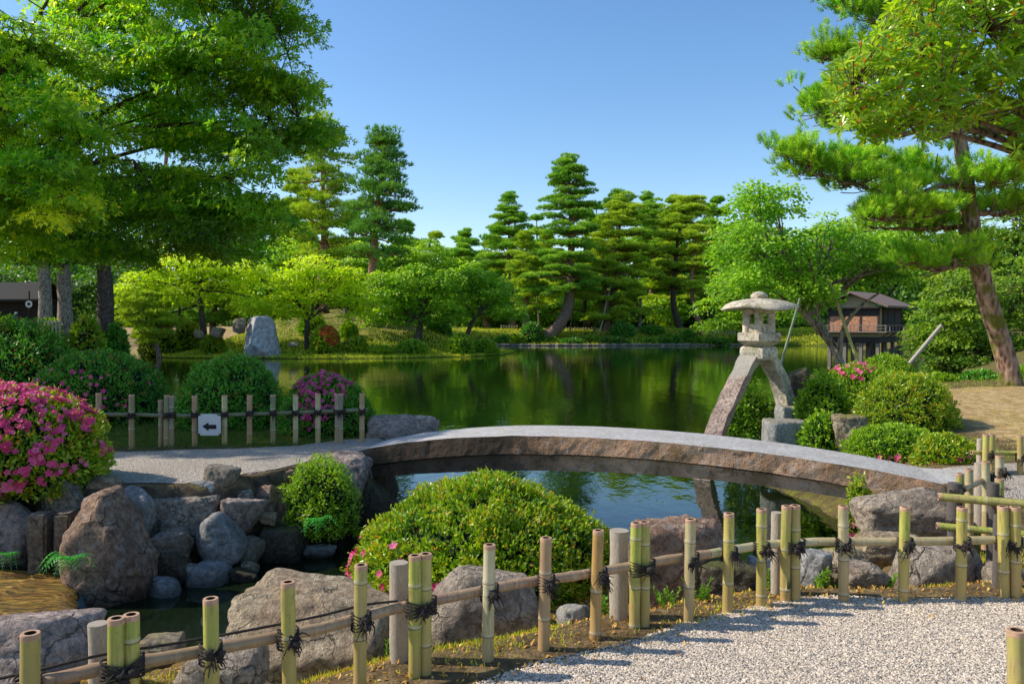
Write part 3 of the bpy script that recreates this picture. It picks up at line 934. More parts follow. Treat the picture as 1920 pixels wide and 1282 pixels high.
# ------------------------------------------------------------------ stone lantern
t = NT('lantern_stone')
n1, n2, n3 = t.noise(5, 6, .65), t.noise(26, 5, .65), t.noise(80, 3, .6)
c = t.ramp(n1, [(.3, (.40, .34, .24)), (.5, (.66, .57, .43)), (.7, (.80, .71, .56))])
c = t.mix(t.ramp(n2, [(.35, .7), (.52, 0)]), c, (.10, .09, .07))
c = t.mix(t.ramp(t.noise(4, 4, .6), [(.52, 0), (.66, .6)]), c, (.22, .22, .07))
M['lantern'] = t.done(t.principled(c, .9, t.bump(t.math('ADD', n2, n3), .7, .015), .2))
t = NT('lantern_leg_stone')
n1, n2, n3 = t.noise(5, 6, .65), t.noise(30, 5, .65), t.noise(80, 3, .6)
c = t.ramp(n1, [(.3, (.34, .23, .18)), (.55, (.56, .41, .33)), (.75, (.68, .54, .44))])
c = t.mix(t.ramp(n2, [(.38, .7), (.55, 0)]), c, (.08, .06, .055))
pz = t.n('SeparateXYZ')
t.l(t.pos(), pz.inputs[0])
c = t.mix(t.ramp(t.math('ADD', pz.outputs[2], t.math('MULTIPLY', n1, .25)), [(.0, 0), (1, 0)]), c, (.5, .47, .4))
c = t.mix(t.ramp(t.math('MULTIPLY', t.math('ADD', pz.outputs[2], t.math('MULTIPLY', n1, .3)), .5), [(.74, 0), (.77, .8)]), c, (.46, .43, .36))
M['leg'] = t.done(t.principled(c, .92, t.bump(t.math('ADD', n2, n3), .8, .015), .2))
LY = 11.0
lx = W(1423, 600, LY)[0]
lz = lambda y: W(1423, y, LY)[2]
lan = empty('stone_lantern', (lx, LY, 0), 'tall two-legged stone lantern with umbrella cap straddling water and bank', 'stone lantern')
k = LY / FPX
m = MB()
lathe(m, [(0, lz(546)), (.045, lz(547)), (.09, lz(549.5)), (.118, lz(554)), (.112, lz(558)), (.095, lz(561)), (.0, lz(561))], 20, (lx, LY, 0))
m.build('finial', M['lantern'], lan)
m = MB()
cp = [(0, lz(559)), (.10, lz(559.5)), (.22, lz(561.5)), (.34, lz(565)), (.43, lz(570)), (.48, lz(574.5)), (.498, lz(578)), (.49, lz(580.5)), (.30, lz(580)), (0, lz(579))]
lathe(m, cp, 36, (lx, LY, 0))
V = m.V[0]
a_ = np.arctan2(V[:, 1] - LY, V[:, 0] - lx)
rr = np.hypot(V[:, 0] - lx, V[:, 1] - LY)
f_ = 1 + .035 * np.cos(6 * (a_ + .3)) * smooth(rr / .4) + .03 * vnoise(V * 6, 2)
V[:, 0] = lx + (V[:, 0] - lx) * f_
V[:, 1] = LY + (V[:, 1] - LY) * f_
V[:, 2] += .018 * smooth(rr / .5) * np.cos(3 * a_ + 1) * 1.0 * (V[:, 2] < lz(570)) + .006 * vnoise(V * 14, 5)
m.build('umbrella_cap', M['lantern'], lan)
m = MB()
PH = R(12)
hexp = lambda r, j: np.array([lx + r * math.cos(PH + j * math.pi / 3), LY + r * math.sin(PH + j * math.pi / 3)])
zb_, zt_ = lz(623), lz(579)
for j in range(6):
    p = hexp(.185, j)
    tube(m, [(p[0], p[1], zb_), (p[0], p[1], zt_)], .058, 6)
def hexring(m, r0, r1, za, zb):
    lathe(m, [(r0, za), (r1, za), (r1, zb), (r0, zb), (r0, za)], 6, (lx, LY, 0), sm=False, ph=PH)
hexring(m, .02, .212, zb_, zb_ + .115)
hexring(m, .02, .212, zt_ - .075, zt_)
m.build('light_chamber', M['lantern'], lan)
m = MB()
lathe(m, [(0, lz(623)), (.31, lz(623.5)), (.325, lz(625)), (.325, lz(638)), (.315, lz(639)), (.24, lz(646)), (.21, lz(649)), (0, lz(649))], 6, (lx + .005, LY, 0), sm=False, ph=PH)
m.build('platform', M['lantern'], lan)
m = MB()
lathe(m, [(0, lz(649)), (.23, lz(649.5)), (.262, lz(653)), (.27, lz(660)), (.262, lz(670)), (.24, lz(674)), (0, lz(674))], 6, (lx, LY, 0), sm=False, ph=PH + .2)
m.build('middle_stone', M['lantern'], lan)
def leg(pts, w, d, side):
    c_ = curve(pts, 26)
    tn = unit(np.gradient(c_, axis=0))
    m = MB()
    side = unit(side)
    r = 4
    V = []
    for i in range(len(c_)):
        nn = np.cross(tn[i], side)
        nn /= np.linalg.norm(nn)
        for sx, sy in ((-1, -1), (1, -1), (1, 1), (-1, 1)):
            V.append(c_[i] + side * sx * w / 2 + nn * sy * d / 2)
    V = np.array(V)
    V += .012 * np.column_stack([vnoise(V * 7, 11), vnoise(V * 7, 12), vnoise(V * 7, 13)])
    n = len(c_)
    m.add(V, [(i * 4 + j, i * 4 + (j + 1) % 4, (i + 1) * 4 + (j + 1) % 4, (i + 1) * 4 + j) for i in range(n - 1) for j in range(4)], sm=False)
    m.add(V[:4], [(3, 2, 1, 0)], sm=False)
    m.add(V[-4:], [(0, 1, 2, 3)], sm=False)
    return m
q = lambda px, py, dy: W(px, py, LY + dy)
leg([q(1412, 662, -.05), q(1396, 690, -.14), q(1374, 735, -.24), q(1354, 780, -.32), q(1340, 815, -.36), q(1322, 880, -.38), q(1316, 925, -.38)], .235, .175, (.83, -.5, 0.05)).build('leg', M['leg'], lan)
leg([q(1434, 664, .05), q(1450, 690, .12), q(1463, 720, .18), q(1472, 752, .22), q(1478, 790, .24)], .20, .19, (.7, .6, 0)).build('leg', M['lantern'], lan)
rock('pale foot stone under the short leg of the lantern', 1446, 756, 1500, 800, LY + .15, 'r_white', 64, .9)

# ------------------------------------------------------------------ bamboo fences
def bamboo_mat(name, c1, c2, c3):
    t = NT(name)
    mp = t.n('Mapping')
    mp.inputs['Scale'].default_value = (1, 1, .12)
    t.l(t.pos(), mp.inputs[0])
    n = t.noise(18, 5, .6, mp.outputs[0])
    n2 = t.noise(6, 4, .6)
    c = t.mix(t.ramp(n, [(.35, 0), (.65, 1)]), c1, c2)
    c = t.mix(t.ramp(n2, [(.45, 0), (.68, .8)]), c, c3)
    c = t.mix(t.ramp(t.noise(45, 3, .6), [(.28, .4), (.4, 0)]), c, (.12, .09, .04))
    oz = t.n('SeparateXYZ')
    t.l(t.n('TexCoord').outputs['Object'], oz.inputs[0])
    c = t.mix(t.ramp(t.noise(70, 3, .6, mp.outputs[0]), [(.36, .55), (.47, 0)]), c, tuple(x * .45 for x in c3))
    oi = t.n('ObjectInfo').outputs['Random']
    c = t.mix(t.ramp(oi, [(.55, 0), (1, .45)]), c, (.40, .27, .13))
    low = t.math('ADD', oz.outputs[2], t.math('MULTIPLY', n2, .25))
    c = t.mix(t.ramp(low, [(.25, .8), (.62, 0)]), c, (.48, .29, .11))
    c = t.mix(t.ramp(t.attr(), [(0, .75), (.3, 0)]), c, (.10, .07, .03))
    c = t.mix(t.ramp(t.attr(), [(.7, 0), (1, .55)]), c, (.55, .48, .32))
    return t.done(t.principled(c, .42, t.bump(n, .25, .004), .45))
BAM = [bamboo_mat('bamboo_green', (.27, .33, .04), (.52, .50, .11), (.48, .35, .12)),
       bamboo_mat('bamboo_pale', (.46, .40, .21), (.62, .53, .32), (.40, .38, .17)),
       bamboo_mat('bamboo_tan', (.34, .22, .12), (.48, .33, .19), (.36, .20, .12)),
       bamboo_mat('bamboo_orange', (.42, .22, .05), (.52, .33, .09), (.34, .17, .05)),
       bamboo_mat('bamboo_yellow_green', (.38, .35, .06), (.55, .46, .12), (.40, .30, .10)),
       bamboo_mat('bamboo_grey', (.20, .17, .14), (.33, .28, .23), (.22, .19, .12)),
       bamboo_mat('bamboo_cold_green', (.11, .17, .08), (.20, .25, .13), (.16, .16, .10))]
M['cut'] = plain('bamboo_cut', (.50, .30, .18), .7, .25, 40)
M['hole'] = plain('bamboo_hollow', (.06, .035, .02), .9)
M['rope'] = plain('black_palm_rope', (.045, .035, .029), .95, .5, 60, .9)
M['timber'] = plain('weathered_timber', (.46, .38, .29), .85, .35, 30, .6, .2, (14, 14, 1.2))
M['timber_dark'] = plain('dark_weathered_timber', (.13, .11, .095), .9, .35, 30, .6, .2, (14, 14, 1.2))

def bamboo(mb, a, b, r, seed, hollow=True, node=.21):
    """a culm with swollen joints, a pale cut rim and a hollow end at b"""
    g = random.Random(seed)
    a, b = np.asarray(a, float), np.asarray(b, float)
    L = np.linalg.norm(b - a)
    zs = list(np.linspace(0, L, 8))
    rad = {}
    p = g.uniform(.3, .9) * node
    nodes = []
    while p < L - .06:
        nodes.append(p)
        p += node * g.uniform(.85, 1.2)
    for q in nodes:
        zs += [q - .012, q - .004, q, q + .005, q + .014]
    zs = sorted(z for z in zs if 0 <= z <= L)
    rr, vr = [], []
    for z in zs:
        k = 1.0
        vv = .5
        for q in nodes:
            d = z - q
            if abs(d) < .003: k = 1.0
            elif abs(d) < .0065: k = 1.10
            elif abs(d) < .015: k = 1.02
            if -.0065 < d < -.001: vv = .0
            elif -.001 <= d < .012: vv = 1.0
        vr.append(vv)
        rr.append(r * k)
    bend = np.array([g.uniform(-1, 1), g.uniform(-1, 1), 0]) * .006 * L
    pts = [a + (b - a) * (z / L) + bend * math.sin(math.pi * z / L) for z in zs]
    tube(mb, pts, rr, 16, 0, cap=False, vr=vr)
    tn = unit(b - a)
    ref = np.array([0, 0, 1.0]) if abs(tn[2]) < .8 else np.array([0, 1.0, 0])
    u = unit(np.cross(tn, ref))
    w = np.cross(tn, u)
    th = np.arange(16) / 16 * 2 * np.pi
    ring = lambda c, q: c + q * (np.cos(th)[:, None] * u + np.sin(th)[:, None] * w)
    for end, s in ((b, 1), (a, -1)):
        o1, o2, o3, o4 = ring(end, r * 1.0), ring(end + tn * s * .004, r * .97), ring(end + tn * s * .004, r * .62), ring(end - tn * s * .05, r * .58)
        o0 = ring(end - tn * s * .016, r * 1.012)
        V = np.concatenate([o0, ring(end, r * 1.015), o2, o3, o4])
        for k_, mi in ((0, 1), (1, 1), (2, 1), (3, 2)):
            mb.add(V, [(k_ * 16 + j, k_ * 16 + (j + 1) % 16, (k_ + 1) * 16 + (j + 1) % 16, (k_ + 1) * 16 + j) for j in range(16)], mi)
        mb.add(np.vstack([o4, end - tn * s * .05]), [(j, (j + 1) % 16, 16) for j in range(16)], 2)

def knot(parent, c, r, ax, seed, double=False):
    """dark palm-rope lashing round post and rail with a frayed bow"""
    g = np.random.default_rng(seed)
    m = MB()
    c = np.asarray(c, float)
    ax = unit(ax)
    fr = unit(np.cross(ax, [0, 0, 1.0]))
    if fr[1] > 0: fr = -fr
    wx = r * (2.15 if double else 1.2)
    th = np.linspace(0, 2 * np.pi, 19)
    for kz in np.linspace(-.014, .014, 3):
        for sgn in (-1, 1):
            pts = [c + ax * math.cos(a) * wx + fr * math.sin(a) * r * 1.5 + np.array([0, 0, kz + sgn * .022 * math.cos(a)]) for a in th]
            tube(m, pts, .0048, 5, cap=False)
    f0 = c + fr * r * 1.45
    for k_ in range(16):
        a = g.uniform(0, 2 * np.pi)
        d = ax * math.cos(a) * g.uniform(.5, 1) + np.array([0, 0, math.sin(a) * .55 - .25]) + fr * g.uniform(.1, .7)
        L = g.uniform(.025, .07)
        p = f0 + ax * g.normal(0, .012) + np.array([0, 0, g.normal(0, .012)])
        pts = curve([p, p + d * L * .5 + g.normal(0, .006, 3), p + d * L + np.array([0, 0, -.02]) + g.normal(0, .008, 3)], 6)
        tube(m, pts, np.linspace(.005, .0018, len(pts)), 5)
    for k_ in range(4):
        p = f0 + g.normal(0, .012, 3)
        P_, F_ = rock_shape((.036, .03, .03), seed * 7 + k_, sub=2, ns=.3)
        m.add(P_ + p, F_)
    return m.build('rope_knot', M['rope'], parent)

def post(parent, px, yt, yb, Y, mat, r=.03, seed=0, zbot=None, name='bamboo_post', pxb=None):
    a = W(px, yt, Y)
    zb = W(px, yb, Y)[2] if zbot is None else zbot
    bx = W(px if pxb is None else pxb, yb, Y)[0]
    m = MB()
    bamboo(m, (bx, Y, zb - .12), a, r, seed)
    return m.build(name, [BAM[mat], M['cut'], M['hole']], parent, origin=(bx, Y, zb - .12))

def timber_post(parent, px0, px1, yt, yb, Y, seed, mat='timber', label=None):
    a, b = W(px0, yt, Y), W(px1, yb, Y)
    r = (b[0] - a[0]) / 2
    m = MB()
    c_ = np.array([(a[0] + b[0]) / 2, Y, 0])
    zz = np.linspace(b[2] - .12, a[2], 7)
    tube(m, [c_ + (0, 0, z) for z in zz], r, 14, bump=(.14, 9), seed=seed)
    o = m.build('timber_post', M[mat], parent, origin=c_ + (0, 0, zz[0]))
    if label: o['label'] = label
    return o

def depth_of_top(yt, ztop=1.085):
    return (CAMZ - ztop) * FPX / (yt - 603)

fence = empty('bamboo_fence', (0, 4, .55), 'low bamboo fence curving across the whole foreground beside the gravel path', 'fence')
# px_top, y_top, px_bottom, y_bottom, material
FP = [(57, 1188, 50, 1420, 4), (218, 1160, 212, 1400, 0), (246, 1153, 243, 1400, 0), (395, 1123, 397, 1370, 0), (540, 1092, 546, 1340, 4), (677, 1060, 674, 1310, 0),
      (778, 1042, 776, 1292, 0), (798, 1039, 797, 1290, 0), (918, 1022, 914, 1270, 1), (1024, 1009, 1018, 1235, 2), (1122, 995, 1115, 1210, 3),
      (1193, 981, 1189, 1190, 0), (1208, 979, 1207, 1186, 0), (1295, 974, 1289, 1167, 1), (1367, 963, 1363, 1149, 4), (1428, 955, 1427, 1136, 0),
      (1475, 949, 1473, 1121, 0), (1491, 948, 1491, 1118, 0), (1581, 949, 1581, 1124, 1), (1697, 951, 1694, 1127, 0), (1804, 952, 1802, 1128, 4), (1880, 950, 1884, 1131, 4), (1903, 951, 1905, 1131, 4), (1990, 955, 1992, 1140, 0), (2090, 962, 2092, 1150, 1)]
for i, (a, b, c_, d_, mt) in enumerate(FP):
    Y = depth_of_top(b)
    o = post(fence, a, b, d_, Y, mt, (.0275 if i else .030), 100 + i, pxb=c_)
    if i == 10: o['label'] = 'bright orange-brown bamboo post'
    if i == 9: o['label'] = 'reddish-tan bamboo post'
rail_px = [(-60, 1310), (90, 1276), (200, 1250), (320, 1231), (470, 1203), (600, 1178), (730, 1143), (850, 1118), (970, 1093), (1070, 1080), (1150, 1067), (1250, 1049), (1330, 1038), (1400, 1026), (1450, 1020), (1530, 1015), (1640, 1015), (1750, 1014), (1860, 1012), (1960, 1013), (2120, 1020)]
xs_t, Yt = [p[0] for p in FP], [depth_of_top(p[1]) for p in FP]
def rail_pt(px, py):
    Y = np.interp(px, xs_t, Yt) + .062
    return W(px, py, Y)
RPT = [rail_pt(a, b) for a, b in rail_px]
cuts = [0, 2, 5, 8, 10, 12, 15, 18, 20]
for k_ in range(len(cuts) - 1):
    seg = curve(RPT[cuts[k_]:cuts[k_ + 1] + 1], 14)
    m = MB()
    # knuckled rail: swelling at joints
    L_ = np.linspace(0, 1, len(seg))
    rr = np.full(len(seg), .0235)
    for nd in np.arange(3, len(seg) - 2, 5):
        rr[nd] *= 1.1
    tube(m, seg, rr, 14)
    m.build('rail', [BAM[[2, 2, 2, 2, 2, 1, 1, 0][k_]]], fence)
for i, (a, b, c_, d_, mt) in enumerate(FP):
    if i in (0, 2, 7, 12, 17, 22): continue
    dbl = i in (1, 6, 11, 16, 21)
    pr = np.interp(a + (10 if dbl else 0), [p[0] for p in rail_px], [p[1] for p in rail_px])
    Y = depth_of_top(b)
    c0 = W(a + (12 if dbl else 0), pr + 6, Y + .02)
    nx_ = rail_pt(a + 40, np.interp(a + 40, [p[0] for p in rail_px], [p[1] for p in rail_px])) - rail_pt(a - 40, np.interp(a - 40, [p[0] for p in rail_px], [p[1] for p in rail_px]))
    knot(fence, c0, .032, nx_ * (1, 1, 0), 300 + i, dbl)
knot(fence, W(52, 1288, 2.62), .032, (1, .3, 0), 390)
timber_post(fence, 730, 766, 1054, 1300, 3.62, 1, label='squat split timber post behind double bamboo')
timber_post(fence, 166, 204, 1168, 1380, 2.95, 2)
timber_post(fence, 1143, 1178, 994, 1178, 4.15, 3)
timber_post(fence, 1446, 1466, 960, 1118, 4.52, 4)
timber_post(fence, 1864, 1882, 965, 1130, 4.55, 5, 'timber_dark')
m = MB()
cd = curve([rail_pt(a, b - c_) for a, b, c_ in [(-60, 1310, 26), (90, 1276, 25), (200, 1250, 25), (330, 1229, 24), (470, 1203, 23), (600, 1178, 24), (680, 1155, 21), (745, 1140, 14)]], 40)
tube(m, cd, .0055, 6)
m.build('cord', M['rope'], fence)

# single post of the fence on the other side of the path (right bottom corner)
f2 = empty('bamboo_fence', W(1905, 1400, 2.75), 'lone end post of another bamboo fence in the bottom right corner', 'fence')
post(f2, 1906, 1182, 1420, 2.75, 0, .031, 77)
m = MB()
a = W(1925, 1262, 2.8)
bamboo(m, a, a + np.array([1.2, -.3, 0]), .024, 9)
m.build('rail', [BAM[2], M['cut'], M['hole']], f2)

# gate-like barrier at the right end of the bridge
f3 = empty('bamboo_fence', W(1800, 1000, 5.6), 'short green bamboo barrier with two rails whose cut ends face the bridge', 'fence')
post(f3, 1800, 888, 1010, 5.75, 0, .028, 501); post(f3, 1817, 880, 1010, 5.85, 1, .028, 502)
post(f3, 1848, 866, 1000, 6.1, 1, .03, 503); post(f3, 1874, 855, 985, 6.3, 1, .03, 504)
post(f3, 1874, 898, 1020, 5.62, 0, .03, 505)
timber_post(f3, 1778, 1802, 905, 990, 5.7, 6, 'timber_dark')
timber_post(f3, 1828, 1846, 868, 960, 6.4, 7, 'timber')
timber_post(f3, 1852, 1870, 905, 1060, 5.55, 8, 'timber_dark')
for (a0, a1, b0, b1, Ya, Yb, r, mt) in [(1760, 931, 2010, 952, 5.5, 5.25, .029, 0), (1757, 985, 2010, 1010, 5.5, 5.25, .024, 0), (1806, 918, 1872, 884, 5.72, 6.5, .022, 2)]:
    m = MB()
    bamboo(m, W(b0, b1, Yb), W(a0, a1, Ya), r, int(a0), node=.3)
    m.build('rail', [BAM[mt], M['cut'], M['hole']], f3)
for (a, b, Y) in [(1792, 928, 5.6), (1788, 985, 5.6), (1870, 940, 5.5), (1852, 893, 6.15), (1876, 885, 6.3)]:
    knot(f3, W(a, b, Y), .03, (1, .1, 0), int(a + b))
# fence at far right
f4 = empty('bamboo_fence', W(1860, 880, 7.6), 'two-post piece of bamboo fence standing on moss at the far right', 'fence')
post(f4, 1849, 815, 905, 7.6, 0, .03, 601); post(f4, 1860, 814, 905, 7.65, 0, .028, 602)
post(f4, 1913, 817, 894, 7.6, 4, .028, 603); post(f4, 1985, 820, 896, 7.6, 0, .028, 604)
timber_post(f4, 1832, 1843, 822, 905, 7.75, 9)
m = MB()
bamboo(m, W(2040, 852, 7.7), W(1822, 848, 7.7), .022, 31)
m.build('rail', [BAM[0], M['cut'], M['hole']], f4)
for (a, b) in [(1853, 852), (1913, 857)]:
    knot(f4, W(a, b, 7.62), .03, (1, 0, 0), int(a))

# fence on the left bank
f5 = empty('bamboo_fence', W(430, 835, 9.0), 'shaded low bamboo fence carrying the arrow sign between left path and pond', 'fence')
LP = [(185, 737, 838, 2), (247, 740, 841, 6), (301, 750, 838, 5), (313, 741, 840, 6), (321, 742, 839, 5), (365, 742, 838, 2), (421, 741, 832, 1), (468, 741, 832, 2), (512, 740, 833, 6), (554, 740, 829, 1), (596, 738, 826, 1), (632, 738, 824, 5), (639, 738, 824, 5), (679, 738, 823, 2)]
LF = lambda px: 8.7 + (px - 185) * .0011
for i, (a, b, c_, mt) in enumerate(LP):
    post(f5, a, b, c_, LF(a) + (.05 if i in (2,) else 0), mt, .03 if i != 2 else .026, 700 + i, zbot=.66)
m = MB()
tube(m, curve([W(150, 776, 8.72), W(250, 777, 8.83), W(330, 779, 8.9), W(450, 777, 9.05), W(560, 773, 9.17), W(690, 768, 9.3)], 30), .022, 12)
m.build('rail', BAM[6], f5)
for i, (a, b, c_, mt) in enumerate(LP):
    if i in (2, 4, 12): continue
    knot(f5, W(a + (5 if i in (3, 11) else 0), 779 - (a - 250) * .018, LF(a) + .01), .031, (1, .15, 0), 800 + i, i in (3, 11))

# arrow sign
sg = empty('arrow_sign', W(393, 796, 8.86), 'white square sign with black left-pointing arrow hung on the left fence', 'sign')
M['sign'] = plain('sign_white', (.62, .62, .60), .5, .06, 12, .05)
M['sign_ink'] = plain('sign_black', (.015, .017, .022), .5, .1)
sy = 8.85
bm = bmesh.new()
a, b = W(372, 776, sy), W(414, 816, sy)
bmesh.ops.create_cube(bm, size=1)
bmesh.ops.scale(bm, vec=(b[0] - a[0], .012, a[2] - b[2]), verts=bm.verts)
bmesh.ops.bevel(bm, geom=[e for e in bm.edges if abs(e.verts[0].co.y - e.verts[1].co.y) > .005], offset=.022, segments=5, affect='EDGES')
me = bpy.data.meshes.new('panel')
bm.to_mesh(me)
me.materials.append(M['sign'])
o = bpy.data.objects.new('panel', me)
COL.objects.link(o)
o.parent = sg
o.location = (a + b) / 2 - np.array(sg.location)
m = MB()
ap = [(379, 799), (391, 791.5), (391, 796), (405.5, 796), (405.5, 804), (391, 804), (391, 808)]
V = np.array([W(x_, y_, sy - .0085) for x_, y_ in ap])
m.add(V, [list(range(7))], sm=False)
m.build('arrow', M['sign_ink'], sg)
m = MB()
for x_ in (376, 410):
    tube(m, curve([W(x_, 779, sy - .01), W(x_ - 4, 774, sy), W(x_ - 7, 768, sy + .05)], 6), .005, 5)
m.build('tie_string', M['rope'], sg)

# ------------------------------------------------------------------ clipped bushes, shrubs
def dome_points(n, g, low=-.25):
    u = rand_dirs(int(n * 2.2), g)
    u = u[u[:, 2] > low][:n]
    return u

def bush(label, c, r, n, L, mat, seed, name='clipped_bush', cat='bush', group=None, low=-.3, lump=.06, shell=(.84, 1.02), flat=1.0, wl=.42, fl=None, fcol='flower_pink', fsize=.03, core=True, up=.35, kleaf=1):
    """c = centre of the ellipsoid, r = radii; leaves in a shell round a dark twiggy core"""
    g = np.random.default_rng(seed)
    c, r = np.asarray(c, float), np.asarray(r, float)
    e = empty(name, (c[0], c[1], c[2] - r[2] * .6), label, cat, group)
    def surf(u):
        k_ = 1 + lump * fbm(u * 2.2 + seed, 3, seed) + lump * .5 * fbm(u * 7 + seed, 2, seed + 4)
        p = np.sign(u) * np.abs(u) ** flat
        return p * k_[:, None]
    u = dome_points(n, g, low)
    cl = fbm(u * 8 + seed, 2, seed + 21)
    kp = cl + g.normal(0, .18, len(u)) > -.24
    u, cl = u[kp], cl[kp]
    n = len(u)
    base = surf(u)
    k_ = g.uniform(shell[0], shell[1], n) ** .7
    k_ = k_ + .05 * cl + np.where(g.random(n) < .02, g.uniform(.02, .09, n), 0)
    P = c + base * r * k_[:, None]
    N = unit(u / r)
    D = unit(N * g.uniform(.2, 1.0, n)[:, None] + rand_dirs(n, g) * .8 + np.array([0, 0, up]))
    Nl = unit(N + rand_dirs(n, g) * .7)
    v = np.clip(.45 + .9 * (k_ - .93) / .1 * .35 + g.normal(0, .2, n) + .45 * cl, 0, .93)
    v = np.where(g.random(n) < .045, 1.0, v)
    m = MB()
    Lr = L * g.uniform(.7, 1.25, n)
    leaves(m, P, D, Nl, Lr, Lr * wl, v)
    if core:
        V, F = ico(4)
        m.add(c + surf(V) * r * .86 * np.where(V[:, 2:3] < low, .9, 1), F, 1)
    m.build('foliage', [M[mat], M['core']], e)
    if fl:
        fn, fsel = fl[:2]
        fna = fl[2] if len(fl) > 2 else .25
        u = dome_points(fn * (8 if len(fl) < 4 else 2), g, low)
        w_ = fsel(u) + .35 * fbm(u * 4 + seed, 2, seed + 2)
        u = u[np.argsort(-w_ - g.random(len(u)) * fna)][:fn]
        P = c + surf(u) * r * g.uniform(1.02, 1.07, len(u))[:, None]
        N = unit(unit(u / r) + rand_dirs(len(u), g) * .35 + np.array([0, -.15, .1]))
        m = MB()
        t1 = unit(np.cross(N, rand_dirs(len(u), g)))
        t2 = np.cross(N, t1)
        vv = g.uniform(0, 1, len(u))
        fs = fsize * g.uniform(.7, 1.2, len(u))
        for j in range(5):
            a = j * 2 * np.pi / 5
            d_ = unit(t1 * math.cos(a) + t2 * math.sin(a) + N * .45)
            leaves(m, P, d_, N, fs, fs * .8, vv, fold=-.1)
        m.build('blossom', M[fcol], e)
    return e

def bush_px(label, x0, x1, ytop, Y, zbase, n, L, mat, seed, depth=.9, **kw):
    """dome filling photo columns x0..x1 with its top at ytop"""
    a, b = W(x0, ytop, Y), W(x1, ytop, Y)
    rx = (b[0] - a[0]) / 2
    zt = W((x0 + x1) / 2, ytop, Y - rx * depth * .3)[2]
    lowf = .35
    rz = (zt - zbase) / (1 + lowf)
    return bush(label, ((a[0] + b[0]) / 2, Y, zbase + rz * lowf), (rx, rx * depth, rz), n, L, mat, seed, low=-lowf - .1, **kw)

bush_px('big rounded yellow-green clipped bush with few pink flowers behind the fence, before the bridge', 664, 1160, 908, 5.75, .06, 60000, .040, 'bush', 1, .8, lump=.07, flat=1.2, shell=(.82, 1.03),
        fl=(46, lambda u: -u[:, 0] * 1.6 - np.abs(u[:, 2] - .1) * 1.2 - u[:, 1] * .8, .5), fsize=.034)
bush_px('large azalea at the left edge densely covered in bright pink flowers', -150, 222, 706, 6.75, .66, 30000, .045, 'bush', 2, .85, name='azalea_bush', lump=.09, low=None or -.45,
        fl=(620, lambda u: u[:, 2] * 1.3 - u[:, 0] * .7 - np.abs(u[:, 1] + .6) * .3), fsize=.038) if False else None
def azalea_big():
    a, b = W(-180, 706, 6.8), W(192, 706, 6.8)
    rx = (b[0] - a[0]) / 2
    return bush('large azalea at the left edge densely covered in bright pink flowers', ((a[0] + b[0]) / 2, 6.8, .92), (rx, .72, .64), 24000, .05, 'bush', 2, name='azalea_bush', cat='bush', low=-.45, lump=.10, flat=1.08,
                fl=(2300, lambda u: u[:, 2] * .55 - u[:, 0] * .45 - u[:, 1] * .2 + 1.1 * fbm(u * 6, 2, 77), .5, 1), fsize=.034)
azalea_big()
bush_px('dark green bush farthest left on the bank behind the pink azalea', -120, 140, 606, 13.2, .6, 22000, .07, 'bush_dark', 3, .9, lump=.14, group='dark clipped bushes on the left bank', shell=(.78, 1.06))
bush_px('wide dark clipped dome with scattered pink flowers left of the arrow sign', 60, 312, 660, 11.2, .6, 34000, .042, 'bush_dark', 4, .8, lump=.03, group='dark clipped bushes on the left bank',
        fl=(46, lambda u: -np.abs(u[:, 2] - .45) * 1.5 - u[:, 1]), fsize=.035)
bush_px('dark green round bush without flowers behind the arrow sign', 338, 524, 671, 10.7, .55, 26000, .05, 'bush_dark', 5, .9, lump=.10, group='dark clipped bushes on the left bank', shell=(.78, 1.06))
bush_px('dark bush with purple-pink flowers behind the right end of the left fence', 524, 700, 706, 10.1, .55, 22000, .04, 'bush_dark', 6, .9, name='azalea_bush', group='dark clipped bushes on the left bank', lump=.06,
        fl=(210, lambda u: u[:, 2] * 1.0 - u[:, 1] * .8 - np.abs(u[:, 0] + .1) * .5), fcol='flower_purple', fsize=.032)
bush_px('small shaded green shrub overhanging the stream rocks above the fern', 533, 668, 876, 7.25, .18, 15000, .036, 'bush_mid', 7, .8, name='shrub', lump=.34, shell=(.55, 1.12))
# right bank
bush_px('clipped azalea dome with pink flowers on top right of the lantern', 1520, 1706, 686, 12.2, .55, 24000, .05, 'bush_mid', 8, .9, name='azalea_bush', lump=.06,
        fl=(70, lambda u: u[:, 2] * 1.6 - np.abs(u[:, 0] + .35) * 1.2), fsize=.045)
bush_px('yellow-green clipped dome nearest the sandy slope on the right bank', 1612, 1784, 702, 10.3, .62, 24000, .04, 'bush', 9, .9, lump=.10, shell=(.8, 1.05))
bush_px('low dark green shrubbery behind the sandy slope, left part near the clipped dome', 1712, 1800, 704, 14.6, .7, 9000, .075, 'bush_mid', 18, .7, name='shrub', lump=.2, shell=(.6, 1.1))
bush_px('low dark green shrubbery behind the sandy slope, right part beside the mossy pine trunk', 1786, 1884, 700, 14.9, .7, 9000, .075, 'bush_dark', 19, .7, name='shrub', lump=.2, shell=(.6, 1.1))
bush_px('leafy shrub at the right edge behind the foot of the mossy pine', 1890, 1990, 690, 15.2, .8, 9000, .08, 'bush_mid', 20, .7, name='shrub', lump=.2, shell=(.6, 1.1))
bush_px('low clipped dome at the back right of the azalea dome, near the tea house', 1604, 1718, 668, 14.5, .6, 12000, .055, 'bush_mid', 10, .9, lump=.05)
bush_px('leafy light green shrub between the two legs of the stone lantern', 1366, 1458, 728, 11.7, .05, 6500, .062, 'bush_mid', 11, .6, name='shrub', lump=.25, shell=(.5, 1.12), core=False, wl=.5)
bush_px('leafy green shrub right of the short leg of the lantern', 1496, 1590, 705, 10.9, .3, 9500, .06, 'bush_mid', 12, .7, name='shrub', lump=.22, shell=(.6, 1.1), wl=.5)
